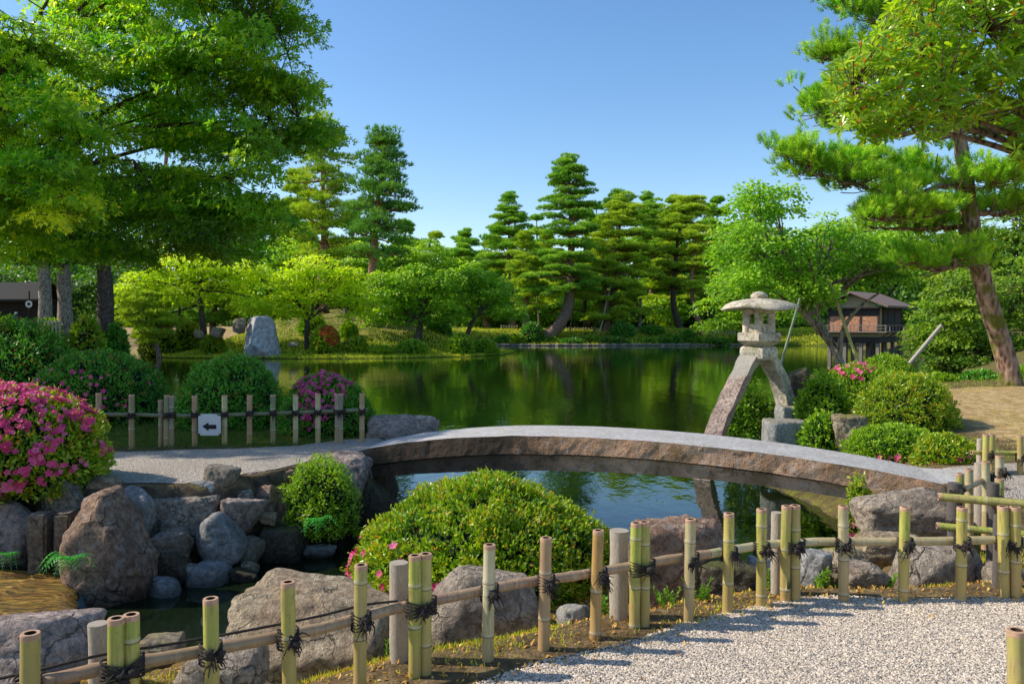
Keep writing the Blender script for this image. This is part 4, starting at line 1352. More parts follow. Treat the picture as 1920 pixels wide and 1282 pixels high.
bush_px('low leafy shrub beside the white block under the lantern', 1500, 1580, 778, 9.9, .3, 5000, .055, 'bush_mid', 13, .8, name='shrub', lump=.2, shell=(.6, 1.1), wl=.5)
bush_px('low spreading shrub with pink and red flowers along the right bridge edge', 1590, 1760, 800, 9.0, .5, 15000, .042, 'bush_mid', 14, .75, name='azalea_bush', lump=.18, shell=(.7, 1.08),
        fl=(34, lambda u: -u[:, 1] * .8 - u[:, 2] * .5), fsize=.034)
bush_px('low spreading shrub with few pink flowers beside the far right fence', 1716, 1832, 822, 8.4, .55, 10000, .04, 'bush', 15, .8, name='azalea_bush', lump=.18, shell=(.7, 1.08),
        fl=(16, lambda u: -u[:, 1] * .8 - u[:, 2] * .5), fsize=.034)
bush_px('small light green shrub with pink flowers at the water below the bridge right end', 1588, 1640, 905, 6.95, .02, 4500, .04, 'bush', 16, .8, name='azalea_bush', lump=.2, shell=(.6, 1.1),
        fl=(10, lambda u: -u[:, 1] - u[:, 0]), fsize=.03)
# island and far shrubs
ib = [(605, 590, 636, 612, 664, 'flower_red', 'round azalea with orange-red flowers on the island lawn'), ]
bush_px('round azalea with orange-red flowers on the island shore', 585, 634, 612, 46.5, .45, 3800, .20, 'bush', 17, .9, name='azalea_bush', lump=.05, fl=(150, lambda u: u[:, 2] + u[:, 0] * .8 - u[:, 1]), fcol='flower_red', fsize=.13)
ISB = [(645, 688, 635, 47, 'bush', 'yellow-green clipped ball at the island waterline right of the red azalea'), (640, 668, 606, 49.5, 'bush_mid', 'small clipped ball up the slope behind the red azalea'),
       (562, 608, 592, 50, 'bush_mid', 'green rounded shrub behind the small dark tree trunk on the island'), (265, 335, 612, 48.5, 'bush', 'yellow-green dome with rusty tint at the left end of the island'),
       (330, 378, 604, 49.5, 'bush', 'taller yellow-green dome next to the leaning trunk on the island'), (380, 420, 628, 47, 'bush', 'flat yellow-green moundlet left of the standing rock'),
       (840, 886, 628, 48.5, 'bush_mid', 'dark green ball near the right tip of the island'), (885, 932, 640, 50, 'bush_mid', 'low green shrub at the right tip of the island'),
       (745, 800, 640, 47.5, 'bush_mid', 'low spreading green shrub at the waterline in the middle of the island'), (800, 845, 604, 54, 'bush_dark', 'dark shrub on the back slope of the island'),
       (690, 740, 652, 47, 'bush', 'low yellow-green shrub at the waterline right of the clipped balls')]
for k_, (x0, x1, yt, Y, mt, lb) in enumerate(ISB):
    a = W((x0 + x1) / 2, yt, Y)
    bush_px(lb, x0, x1, yt, Y, max(.05, hz(a[0], Y) - .15), 2200, .22, mt, 200 + k_, .9, name='clipped_bush', group='clipped shrubs on the island', lump=.08)
FB = [(976, 1020, 606, 71.5, 'bush_dark', 'dark round bush on the far shore left of the leaning pine'), (955, 985, 628, 70.5, 'bush_mid', 'small lighter bush at the waterline left of the leaning pine'),
      (1145, 1190, 605, 73, 'bush_dark', 'dark bush on the far shore below the pale pine'), (1275, 1305, 620, 71.5, 'bush_dark', 'dark bush on the far shore near the white lantern cap'),
      (1240, 1268, 632, 71, 'bush_mid', 'bright little bush at the far waterline'), (1200, 1244, 612, 74, 'bush_dark', 'dark bush right of the bare trunks on the far shore'),
      (135, 188, 592, 40, 'bush', 'round clipped bush behind the left bank, right of the two bare trunks'), (70, 118, 600, 39.5, 'bush', 'light green clipped bush left of the two bare trunks'),
      (196, 236, 612, 42, 'bush_dark', 'small dark bush between the round clipped bush and the island'), (-20, 30, 600, 37, 'bush', 'rusty-green clipped bush at the far left edge')]
for k_, (x0, x1, yt, Y, mt, lb) in enumerate(FB):
    a = W((x0 + x1) / 2, yt, Y)
    bush_px(lb, x0, x1, yt, Y, max(.05, hz(a[0], Y) - .15), 1800, .26, mt, 240 + k_, .9, name='clipped_bush', group='clipped shrubs on the far shores', lump=.1)
for k_, (x0, x1, lb) in enumerate([(1312, 1346, 'left clump of far pink and red azaleas behind the pale low fence'), (1346, 1385, 'right clump of far pink azaleas behind the pale low fence, next to the lantern')]):
    bush_px(lb, x0, x1, 603, 76, 1.0, 1200, .25, 'bush_mid', 260 + k_, .8, name='azalea_bush', group='far azaleas in flower', fl=(260, lambda u: u[:, 2] - u[:, 1]), fcol=['flower_red', 'flower_pink'][k_], fsize=.17)

# ferns -------------------------------------------------------------
def fern(label, base, n, L, seed, aim=(0, -1, 0)):
    g = np.random.default_rng(seed)
    m = MB()
    for k_ in range(n):
        a = -math.pi / 2 + g.normal(0, .75)
        d = np.array([math.cos(a), math.sin(a), 0])
        l = L * g.uniform(.7, 1.1)
        pts = curve([base, base + d * l * .5 + np.array([0, 0, l * .25]), base + d * l * .95 + np.array([0, 0, -l * .25])], 22)
        tube(m, pts, np.linspace(.003, .001, len(pts)), 4, cap=False)
        tn = unit(np.gradient(pts, axis=0))
        sd_ = unit(np.cross(tn, [0, 0, 1.0]))
        for s in (-1, 1):
            P = pts[2::2]
            w_ = np.sin(np.linspace(.25, math.pi * .98, len(P))) * L * .26
            leaves(m, P, sd_[2::2] * s + tn[2::2] * .45 - np.array([0, 0, .25]), np.tile([0, 0, 1.0], (len(P), 1)) + g.normal(0, .1, (len(P), 3)), w_, w_ * .13 + .003, g.uniform(.2, 1, len(P)))
    e = m.build('fern', M['fern'], origin=base)
    tag(e, label, 'fern')
fern('bright green fern below the small shrub at the stream', W(592, 978, 6.75), 9, .24, 1)
fern('dark green fern growing at the foot of the brown boulder by the weir', W(135, 1050, 5.72), 10, .26, 2)
fern('fern frond reaching up from the rock at the left bridge end', W(628, 878, 7.5), 4, .2, 3)
fern('small fern left of the sluice posts under the grey rock', W(20, 1042, 6.0), 7, .2, 4)

# ------------------------------------------------------------------ trees
def pine(label, Y, trunk_px, tiers, mat, seed, tuft=.26, dens=1.0, bark='bark', group=None, name='pine_tree', w0=.35, leafw=.05, flat=.42, depthk=.85, k=7, jz=.38, nbr=(8, 11)):
    """trunk_px: photo pixels of the trunk from ground up; tiers: (y_px, left_px, right_px) spread of each foliage tier"""
    g = np.random.default_rng(seed)
    tp = [W(a, b, Y) for a, b in trunk_px]
    z0 = hz(tp[0][0], Y)
    tp[0][2] = min(tp[0][2], z0)
    tp[0][2] = z0 - .1
    tr = curve(tp, 30)
    for i_ in range(1, len(tr) - 1):
        tr[i_, 1] += .12 * math.sin(i_ * .5 + seed)
    e = empty(name, (tp[0][0], Y, z0), label, 'pine tree', group)
    m = MB()
    rad = np.linspace(w0, .05, len(tr)) ** 1.0
    rad[0] *= 1.35; rad[1] *= 1.12
    tube(m, tr, rad, 10, bump=(.12, 2.5), seed=seed)
    cr = MB()
    for (yp, xl, xr) in tiers:
        zt = W(960, yp, Y)[2]
        ti = np.argmin(np.abs(tr[:, 2] - (zt - .3)))
        c0 = tr[ti]
        xL, xR = W(xl, yp, Y)[0], W(xr, yp, Y)[0]
        rl, rrr = max(.3, c0[0] - xL), max(.3, xR - c0[0])
        nb = g.integers(*nbr)
        ph = g.uniform(0, 6.28)
        for b_ in range(nb):
            a = ph + b_ * 2 * np.pi / nb + g.normal(0, .18)
            ca, sa = math.cos(a), math.sin(a)
            L = (rrr if ca > 0 else rl)
            L = math.hypot(L * ca, (rl + rrr) / 2 * depthk * sa) * g.uniform(.62, 1.05)
            d = np.array([ca, sa, 0])
            bz = g.normal(0, jz)
            tip = c0 + d * L + np.array([0, 0, (zt - c0[2]) * .8 + bz - .05 * L])
            mid = c0 + d * L * .5 + np.array([0, 0, (zt - c0[2]) * .3 + bz * .6])
            pth = curve([c0, mid, tip], 8)
            tube(m, pth, np.linspace(min(.10, .03 + L * .022), .015, len(pth)), 5, cap=False)
            npad = max(2, int(L / .55) + 1)
            for p_ in range(npad):
                f_ = .42 + .58 * (p_ + g.random() * .6) / npad if L > .9 else g.uniform(.1, .9)
                pc = c0 + (tip - c0) * min(f_, 1.0) + np.cross(d, [0, 0, 1]) * g.normal(0, .22 * L * (1.1 - f_ * .4)) * .8 + np.array([0, 0, g.normal(.08, .08)])
                pr = g.uniform(.42, .78) * (.8 + .10 * L)
                nt = int(38 * dens * (pr / .5) ** 2)
                u = rand_dirs(nt, g)
                u[:, 2] = np.abs(u[:, 2]) * .9 - .12
                P = pc + u * pr * np.array([1, 1, flat * g.uniform(.8, 1.3)]) * (g.uniform(.55, 1, nt) ** .4)[:, None]
                D = u * np.array([.9, .9, .4]) + np.array([0, 0, .75])
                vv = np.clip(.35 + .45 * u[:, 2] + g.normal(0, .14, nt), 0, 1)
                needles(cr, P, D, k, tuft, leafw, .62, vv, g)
    m.build('trunk', M[bark], e)
    cr.build('crown', M[mat], e)
    return e

FPG = 'pines on the far shore'
pine('tallest dark pine on the far shore with leaning trunk and layered pads', 72, [(1016, 640), (1048, 610), (1066, 570), (1068, 520), (1072, 440), (1070, 380), (1066, 330), (1064, 300)],
     [(300, 1052, 1078), (312, 1040, 1092), (325, 1032, 1100), (342, 1024, 1108), (362, 1022, 1114), (384, 1014, 1118), (405, 1018, 1120), (430, 1016, 1122), (455, 1012, 1128), (480, 1000, 1130), (508, 980, 1135), (540, 990, 1120)],
     'pine', 21, group=FPG, w0=.62, flat=.4)
pine('dark conical pine left of the tallest one on the far shore', 78, [(962, 640), (960, 560), (955, 480), (954, 375)],
     [(374, 944, 966), (386, 934, 976), (400, 922, 988), (416, 914, 998), (434, 906, 1006), (452, 900, 1012), (472, 890, 1016), (495, 885, 1010)], 'pine', 22, group=FPG, flat=.4)
pine('broad pale yellow-green pine right of the tallest one on the far shore', 76, [(1155, 640), (1150, 560), (1158, 470), (1165, 372)],
     [(372, 1150, 1182), (386, 1134, 1204), (402, 1120, 1216), (420, 1108, 1222), (440, 1104, 1226), (462, 1098, 1226), (485, 1092, 1228), (508, 1098, 1232), (532, 1104, 1230), (556, 1110, 1226), (580, 1120, 1218)], 'pine_light', 23, group=FPG, w0=.55)
pine('umbrella-topped pine with bare dark trunk on the far shore', 77, [(1275, 640), (1262, 560), (1268, 480), (1276, 420), (1290, 376)],
     [(376, 1270, 1330), (388, 1240, 1340), (402, 1220, 1336), (420, 1212, 1330), (445, 1222, 1322), (470, 1226, 1318), (500, 1215, 1330), (530, 1225, 1310)], 'pine_light', 24, group=FPG, bark='bark_dark')
pine('small pale pine in front of the dark conical one on the far shore', 73, [(985, 640), (988, 560), (986, 450)],
     [(446, 974, 998), (460, 964, 1010), (476, 956, 1016), (494, 950, 1020), (512, 948, 1022), (532, 946, 1024), (552, 950, 1022), (574, 955, 1020)], 'pine_light', 25, group=FPG)
pine('faint bluish pine rising behind the pale pine on the far shore', 95, [(1158, 640), (1156, 500), (1158, 366)],
     [(364, 1144, 1172), (376, 1134, 1196), (392, 1128, 1204), (412, 1120, 1210), (440, 1120, 1210)], 'pine_blue', 26, group=FPG)
pine('dense pine between the pale and the umbrella-topped pines', 84, [(1220, 640), (1222, 500), (1222, 384)],
     [(384, 1206, 1238), (398, 1198, 1250), (416, 1192, 1256), (440, 1188, 1262), (470, 1186, 1266), (500, 1186, 1268), (530, 1190, 1264), (560, 1195, 1260)], 'pine', 27, group=FPG)
pine('slender pine with curved reddish trunk near the lantern cap, far shore', 74, [(1316, 640), (1306, 590), (1296, 540), (1302, 480), (1306, 430)],
     [(428, 1290, 1330), (446, 1282, 1340), (470, 1278, 1344), (500, 1284, 1346), (535, 1310, 1350)], 'pine_light', 28, group=FPG, bark='bark_red', w0=.32)
pine('low pine far back above the right tip of the island', 92, [(872, 640), (870, 560), (868, 464)],
     [(462, 858, 880), (474, 846, 892), (490, 838, 900), (508, 836, 904), (530, 834, 906)], 'pine', 29, group=FPG)
def auto_pine(label, px, yt, wmax, Y, mat, seed, yb=590, shape=.55, group='pines filling the far shore', **kw):
    g = np.random.default_rng(seed)
    tiers = []
    n = max(5, int((yb - yt) / 22))
    for i_ in range(n):
        f = i_ / (n - 1)
        hw = wmax / 2 * (.16 + .84 * min(1, (f / shape)) ** .75) * (1 if f < .8 else 1 - (f - .8) * 1.2)
        tiers.append((yt + (yb - yt) * f + g.normal(0, 3), px - hw * g.uniform(.75, 1.12), px + hw * g.uniform(.75, 1.12)))
    return pine(label, Y, [(px + g.normal(0, 10), 640), (px + g.normal(0, 8), yb - (yb - yt) * .3), (px, yt + 6)], tiers, mat, seed, group=group, **kw)
for k_, (px, yt, w_, Y, mt, lb) in enumerate([(1100, 400, 110, 88, 'pine', 'dense pine filling the gap right behind the tallest pine'), (1330, 395, 110, 86, 'pine', 'dense dark pine right of the umbrella-topped pine'),
        (1390, 420, 120, 90, 'pine', 'dark pine behind the feathery tree, left of the lantern finial'), (1460, 430, 130, 92, 'pine', 'dark pine behind the feathery tree, right above the lantern'), (920, 452, 110, 88, 'pine_light', 'pale pine left behind the dark conical pine'),
        (1024, 440, 120, 84, 'pine_light', 'pale low pine just left behind the tallest pine trunk'), (900, 500, 110, 79, 'pine', 'low dark pine behind the right tip of the island'), (1255, 440, 110, 82, 'pine_light', 'pale pine in front of the dense one, right of the broad pale pine'),
        (1130, 470, 120, 74.5, 'pine_light', 'low pale pine at the feet of the broad pale pine, left side'), (830, 478, 100, 90, 'pine', 'dark pine far behind the deep green island maples'), (1540, 440, 140, 95, 'pine', 'dark pine far behind the tea house, left of its roof'),
        (560, 330, 150, 62, 'pine_light', 'broad pale pine behind the two-trunked pine on the island'), (470, 380, 150, 66, 'pine_light', 'pale pine behind the left island maple, half hidden by the near maple'), (660, 400, 130, 64, 'pine', 'dark pine between the two tallest island pines, farther back'),
        (760, 430, 120, 66, 'pine', 'dark low pine right behind the bluish pine'), (400, 400, 160, 70, 'pine', 'dark pine far behind the left island maple'),
        (1006, 408, 110, 92, 'pine', 'dark pine filling the gap between the dark conical pine and the tallest pine'), (1118, 384, 110, 94, 'pine', 'dark pine in the gap between the tallest pine and the broad pale pine, far back'), (1212, 372, 110, 92, 'pine', 'dark pine far back, right behind the broad pale pine'),
        (1262, 378, 100, 90, 'pine_light', 'pale pine far back, just left of the umbrella-topped pine'), (1345, 376, 100, 94, 'pine', 'tall dark pine far back, between the umbrella-topped pine and the feathery tree'), (1405, 392, 120, 96, 'pine_light', 'pale pine far back behind the left half of the feathery tree'),
        (872, 430, 130, 94, 'pine', 'dark pine far back between the island maples and the dark conical pine'), (815, 440, 130, 96, 'pine_light', 'pale pine far back right of the bluish island pine')]):
    auto_pine(lb, px, yt, w_, Y, mt, 400 + k_, tuft=.34, leafw=.07, k=6, dens=.9)
IP = 'tall pines on the island'
pine('tall bluish slender pine with red trunk, rightmost on the island', 52, [(690, 610), (694, 560), (700, 480), (706, 400), (716, 320), (718, 254)],
     [(254, 700, 738), (264, 690, 750), (278, 684, 758), (294, 678, 766), (312, 674, 770), (332, 672, 776), (352, 668, 782), (374, 664, 788), (396, 660, 792), (418, 656, 786), (440, 650, 775), (466, 660, 760)],
     'pine_blue', 31, .30, .5, bark='bark_red', group=IP, w0=.36, flat=.55, jz=.5, nbr=(6, 9))
pine('tall open pine with two bare reddish trunks on the island', 54, [(604, 610), (604, 540), (608, 460), (606, 380), (604, 320), (600, 225)],
     [(226, 560, 625), (244, 545, 655), (262, 560, 664), (284, 540, 668), (306, 548, 662), (330, 535, 672), (356, 560, 662), (386, 540, 668), (420, 530, 660), (452, 520, 672), (480, 530, 660)],
     'pine_light', 32, .30, .5, bark='bark_red', group=IP, w0=.42, flat=.5, jz=.55, nbr=(5, 8))
pine('pine hidden behind the near maple, its red trunk showing through a gap', 66, [(300, 620), (305, 520), (308, 400), (310, 320), (318, 210), (330, 100)],
     [(110, 290, 370), (150, 270, 390), (190, 260, 410), (235, 250, 410), (272, 262, 395), (330, 330, 440), (372, 300, 460), (410, 290, 480)], 'pine_blue', 33, .30, .6, bark='bark_red', group=IP, w0=.34)
pine('low spreading pine with drooping pads at the left end of the island', 46.5, [(300, 640), (285, 610), (268, 580), (262, 556)],
     [(556, 238, 300), (574, 222, 330), (592, 218, 340), (610, 232, 330), (626, 250, 300)], 'pine_light', 34, .24, .9, group=IP, w0=.16)

def broadleaf(label, Y, base_px, blobs, mat, seed, leaf=.2, dens=1.0, bark='bark_dark', name='broadleaf_tree', cat='tree', group=None, w0=.18, tri=False, spray=.9, flat=.35, trunk=None, zlow=None, upl=.6, limbs=None, dy=None, droop=.25, wl=.62):
    """crown of leaf sprays: blobs are (x0,y0,x1,y1) photo boxes (ellipses) at distance Y filled with flattened sprays carried by limbs"""
    g = np.random.default_rng(seed)
    bx = W(*base_px, Y)
    z0 = hz(bx[0], Y) if zlow is None else zlow
    bx[2] = z0 - .1
    e = empty(name, (bx[0], Y, z0), label, cat, group)
    m, cr = MB(), MB()
    cen = [W((a + c_) / 2, (b + d) / 2, Y) for a, b, c_, d in blobs]
    if trunk:
        tp = [bx] + [W(a, b, Y) for a, b in trunk]
    else:
        hub = np.mean(cen, 0)
        lowz = min(c_[2] for c_ in cen)
        tp = [bx, bx + (hub - bx) * .35 + g.normal(0, .1, 3), bx + (hub - bx) * .75]
    tr = curve(tp, 14)
    rad = np.linspace(w0, w0 * .45, len(tr))
    rad[0] *= 1.4
    tube(m, tr, rad, 9, bump=(.15, 4), seed=seed)
    hubtip = tr[-1]
    for (bb, c0) in zip(blobs, cen):
        rx, rz = (bb[2] - bb[0]) / 2 * Y / FPX, (bb[3] - bb[1]) / 2 * Y / FPX
        ry = (rx if dy is None else dy)
        st = tr[g.integers(len(tr) // 2, len(tr))]
        lm = curve([st, st * .5 + c0 * .5 + np.array([0, 0, .1 * rz]) + g.normal(0, .08 * rx, 3), c0 + np.array([0, 0, .1 * rz])], 9)
        tube(m, lm, np.linspace(w0 * .42, w0 * .12, len(lm)), 6, cap=False)
        sp = spray * g.uniform(.9, 1.1)
        vol = rx * ry * rz
        ns = max(4, int(dens * 2.6 * (rx * rz + ry * rz + rx * ry) / sp ** 2))
        u = rand_dirs(ns, g) * (g.uniform(.25, 1, ns) ** .45)[:, None]
        for q in u:
            s_ = sp * g.uniform(.6, 1.15)
            pc = c0 + q * np.array([max(rx - s_ * .5, .3 * rx), max(ry - s_ * .5, .3 * ry), max(rz - s_ * .25, .3 * rz)])
            nl = int(13 * (s_ / leaf) ** 1.25)
            ang = g.uniform(0, 6.283, nl)
            rr = np.sqrt(g.uniform(0, 1, nl)) * s_
            P = np.column_stack([np.cos(ang) * rr, np.sin(ang) * rr * .9, g.normal(0, flat * .22 * s_, nl) - droop * rr ** 2 / s_])
            tilt = q[0] * .3
            P[:, 2] += P[:, 0] * -tilt
            D = np.column_stack([np.cos(ang), np.sin(ang), np.full(nl, -.35)]) + rand_dirs(nl, g) * .6
            N = np.array([-.5, -.25, .75]) * upl + unit(q + 1e-6) * .35 + rand_dirs(nl, g) * .55
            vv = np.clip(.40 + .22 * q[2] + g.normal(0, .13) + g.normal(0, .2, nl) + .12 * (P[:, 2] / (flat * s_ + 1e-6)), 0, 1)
            Lr = leaf * g.uniform(.7, 1.2, nl)
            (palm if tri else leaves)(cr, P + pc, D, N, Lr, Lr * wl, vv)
            if g.random() < .5:
                st2 = lm[g.integers(2, len(lm))]
                tube(m, curve([st2, (st2 + pc) / 2 + np.array([0, 0, .05]), pc], 5), np.linspace(w0 * .12, .006 + leaf * .03, 5) if False else .008 + leaf * .05, 4, cap=False)
    m.build('trunk', M[bark], e)
    cr.build('crown', M[mat], e)
    return e

MI = 'maples on the island'
broadleaf('bright yellow-green maple left of the standing rock on the island', 47.5, (385, 600), [(215, 500, 330, 560), (270, 470, 390, 530), (340, 464, 460, 525), (420, 474, 510, 540), (225, 540, 320, 605), (380, 510, 490, 565), (290, 520, 400, 580), (430, 530, 510, 590), (250, 575, 310, 620)], 'maple_bright', 41, .22, 1.0, group=MI, trunk=[(376, 570), (366, 540)], name='maple_tree', cat='maple tree', droop=.35, w0=.22)
broadleaf('bright yellow-green maple above the red azalea on the island', 47.5, (576, 650), [(495, 500, 590, 548), (535, 470, 645, 522), (600, 484, 690, 545), (495, 530, 580, 580), (560, 515, 655, 572), (620, 525, 696, 580), (520, 560, 600, 600), (640, 555, 700, 600)], 'maple_bright', 42, .22, 1.0, group=MI, trunk=[(576, 610), (590, 580)], name='maple_tree', cat='maple tree', droop=.35)
broadleaf('deep green maple in the middle of the island, its dark trunk leaning over the lawn', 50, (782, 640), [(680, 520, 780, 575), (725, 480, 835, 550), (785, 490, 875, 560), (705, 555, 800, 608), (790, 550, 875, 612), (680, 495, 745, 545), (750, 530, 850, 590), (680, 570, 740, 615)], 'maple_green', 43, .22, 1.1, group=MI, trunk=[(788, 610), (790, 585)], name='maple_tree', cat='maple tree', droop=.35, w0=.26)
broadleaf('deep green maple at the right tip of the island', 51.5, (868, 635), [(840, 490, 930, 545), (880, 510, 970, 575), (830, 545, 910, 600), (910, 550, 985, 605), (860, 500, 920, 560)], 'maple_green', 44, .22, 1.1, group=MI, trunk=[(885, 605), (905, 580)], name='maple_tree', cat='maple tree', droop=.35)
broadleaf('green leafy tree behind the two bright maples on the island', 58, (480, 620), [(420, 470, 520, 560), (490, 440, 600, 540), (440, 520, 560, 600), (620, 440, 720, 540), (560, 500, 660, 590), (660, 490, 740, 570)], 'maple_green', 45, .26, 1.0, group=MI, name='maple_tree', cat='maple tree')
broadleaf('dark leafy tree at the back of the island right of the bluish pine', 60, (770, 620), [(700, 440, 800, 530), (760, 440, 850, 520), (800, 470, 880, 560)], 'maple_green', 46, .26, 1.0, group=MI, name='maple_tree', cat='maple tree')

# far-left grove: bare trunks with crowns high above
LG = 'tall trees behind the left bank'
for k_, (px, w_, lb) in enumerate([(84, .38, 'tall tree with bare pale trunk, left one of the close pair behind the left bank'), (121, .42, 'tall tree with bare pale trunk, right one of the close pair behind the left bank'), (197, .5, 'tall tree with thick dark trunk right of the close pair behind the left bank')]):
    broadleaf(lb, 41 + k_ * 1.2, (px + 2, 602), [(px - 140, 330, px + 60, 470), (px - 60, 280, px + 120, 430), (px - 110, 400, px + 70, 500), (px - 60, 200, px + 60, 330)], 'wood_far', 50 + k_, .3, .8, bark='bark_grey' if k_ < 2 else 'bark_dark', group=LG, w0=w_, trunk=[(px, 540), (px - 5, 480), (px - 12, 400)], spray=1.5)
broadleaf('dark undergrowth tree behind the bare trunks on the far left', 50, (150, 610), [(-120, 470, 60, 600), (20, 480, 150, 600), (120, 470, 260, 600), (200, 500, 330, 600)], 'wood_far', 55, .32, 1.2, group=LG, spray=1.5)
# right side masses
RG = 'leafy trees on the right shore beyond the pond'
broadleaf('big green tree overhanging the water right of the tea house', 36, (1830, 700), [(1722, 540, 1810, 660), (1745, 480, 1860, 600), (1800, 560, 1920, 700), (1870, 460, 2000, 640), (1740, 610, 1830, 710), (1726, 595, 1776, 690), (1880, 620, 2000, 720), (1830, 660, 1900, 728)], 'maple_deep', 61, .17, 1.35, group=RG, spray=.8, dy=2.5)
broadleaf('tall dark green tree at the right edge behind the pine', 42, (1960, 690), [(1840, 340, 1960, 500), (1880, 260, 2040, 440), (1800, 400, 1900, 520), (1760, 420, 1880, 540), (1700, 440, 1800, 540), (1900, 440, 2040, 600)], 'maple_deep', 62, .22, 1.3, group=RG, spray=1.0)
broadleaf('green tree behind the tea house roof', 56, (1640, 640), [(1490, 390, 1620, 500), (1590, 370, 1740, 490), (1700, 350, 1840, 470), (1500, 470, 1620, 580), (1580, 440, 1700, 560), (1660, 450, 1760, 560), (1440, 500, 1540, 610), (1540, 540, 1640, 625)], 'maple_green', 63, .27, 1.1, group=RG, spray=1.3)
broadleaf('fresh green tree on the far shore behind the lantern', 66, (1400, 645), [(1330, 480, 1440, 590), (1380, 430, 1500, 550), (1430, 520, 1540, 620), (1300, 540, 1400, 625), (1360, 560, 1460, 630)], 'maple_green', 64, .28, 1.1, group=RG, spray=1.4)
broadleaf('leafy tree on the far shore between the bare trunks, below the pines', 80, (1110, 640), [(1020, 540, 1120, 610), (1100, 530, 1200, 612), (1190, 540, 1300, 615), (930, 550, 1030, 618)], 'maple_green', 65, .34, 1.0, group=RG, spray=1.6)

for k_, (Y, base, blobs, mt, lb) in enumerate([
    (82, (900, 640), [(800, 500, 900, 600), (840, 470, 930, 570), (900, 500, 1000, 610), (860, 540, 980, 620)], 'maple_green', 'bushy green tree behind the right tip of the island, below the dark conical pine'),
    (86, (1040, 640), [(990, 470, 1080, 580), (1060, 450, 1150, 570), (1000, 540, 1120, 620)], 'pine_light', 'bushy pale tree close behind the leaning trunk of the tallest pine'),
    (88, (1200, 640), [(1120, 430, 1230, 560), (1200, 420, 1310, 550), (1140, 520, 1300, 620)], 'maple_green', 'bushy green tree behind the pale and umbrella-topped pines'),
    (84, (1340, 640), [(1290, 420, 1390, 540), (1340, 400, 1450, 530), (1300, 520, 1440, 620)], 'pine_light', 'bushy pale tree behind the slender pine near the lantern'),
    (90, (1480, 640), [(1410, 410, 1530, 540), (1490, 420, 1610, 550), (1440, 520, 1600, 620)], 'maple_green', 'bushy green tree far behind the feathery tree and the lantern'),
    (72, (560, 620), [(450, 420, 560, 540), (520, 400, 640, 530), (600, 430, 720, 550), (680, 450, 800, 570), (420, 500, 540, 600), (740, 470, 830, 580)], 'maple_green', 'bushy green tree closing the back of the island behind its pines'),
    (66, (330, 620), [(200, 430, 320, 560), (280, 400, 420, 520), (380, 430, 480, 560)], 'wood_far', 'dark bushy tree behind the bright left maple, under the near canopy')]):
    broadleaf(lb, Y, base, blobs, mt, 640 + k_, .42, 1.15, group='bushy trees filling the far shore', spray=1.7)

# near feathery tree on the right bank with bamboo props
ft = broadleaf('feathery light green tree leaning over the water beside the tea house', 17.5, (1582, 698), [(1335, 400, 1440, 520), (1375, 330, 1440, 440), (1400, 420, 1530, 540), (1500, 400, 1620, 520), (1590, 420, 1710, 530), (1440, 500, 1560, 585), (1340, 490, 1440, 560), (1650, 480, 1720, 528), (1430, 340, 1475, 420)],
               'fresh', 66, .10, 1.0, bark='bark_grey', w0=.11, trunk=[(1562, 650), (1530, 612), (1502, 580), (1490, 540)], spray=.42, flat=.7, name='broadleaf_tree', dy=1.3, upl=.4)
m = MB()
tube(m, curve([W(1572, 680, 17.4), W(1580, 620, 17.3), W(1612, 575, 17.1), W(1650, 548, 17)], 12), np.linspace(.07, .02, 12)[:len(curve([(0, 0, 0)] * 4, 12))], 7)
tube(m, curve([W(1560, 650, 17.5), W(1535, 600, 17.3), W(1530, 540, 17.2), W(1515, 480, 17)], 12), .03, 6)
m.build('limb', M['bark_grey'], ft)
pg = 'poles propping the leaning tree'
for k_, (a, b, lb) in enumerate([((1466, 676), (1500, 560), 'green bamboo prop slanting up to the right just beside the lantern cap'), ((1616, 700), (1552, 520), 'yellow-green prop pole slanting up to the left before the tea house'), ((1585, 690), (1534, 590), 'short dark prop pole left of the yellow-green one')]):
    m = MB()
    Yp = [15.5, 16.5, 17.2][k_]
    p0, p1 = W(*a, Yp), W(*b, Yp + .6)
    bt = p0 - (p1 - p0) * .35
    tube(m, np.linspace(bt, p1, 8), .032 if k_ == 1 else .028, 10)
    tag(m.build('prop_pole', BAM[[6, 4, 5][k_]], origin=bt), lb, 'prop pole', pg)
m = MB()
p0, p1 = W(1713, 672, 30), W(1765, 610, 30.3)
tube(m, np.linspace(p0 - (p1 - p0) * .15, p1, 6), .075, 8)
tag(m.build('prop_pole', M['timber'], origin=p0), 'thick pale prop log rising from the water right of the tea house', 'prop pole', pg)

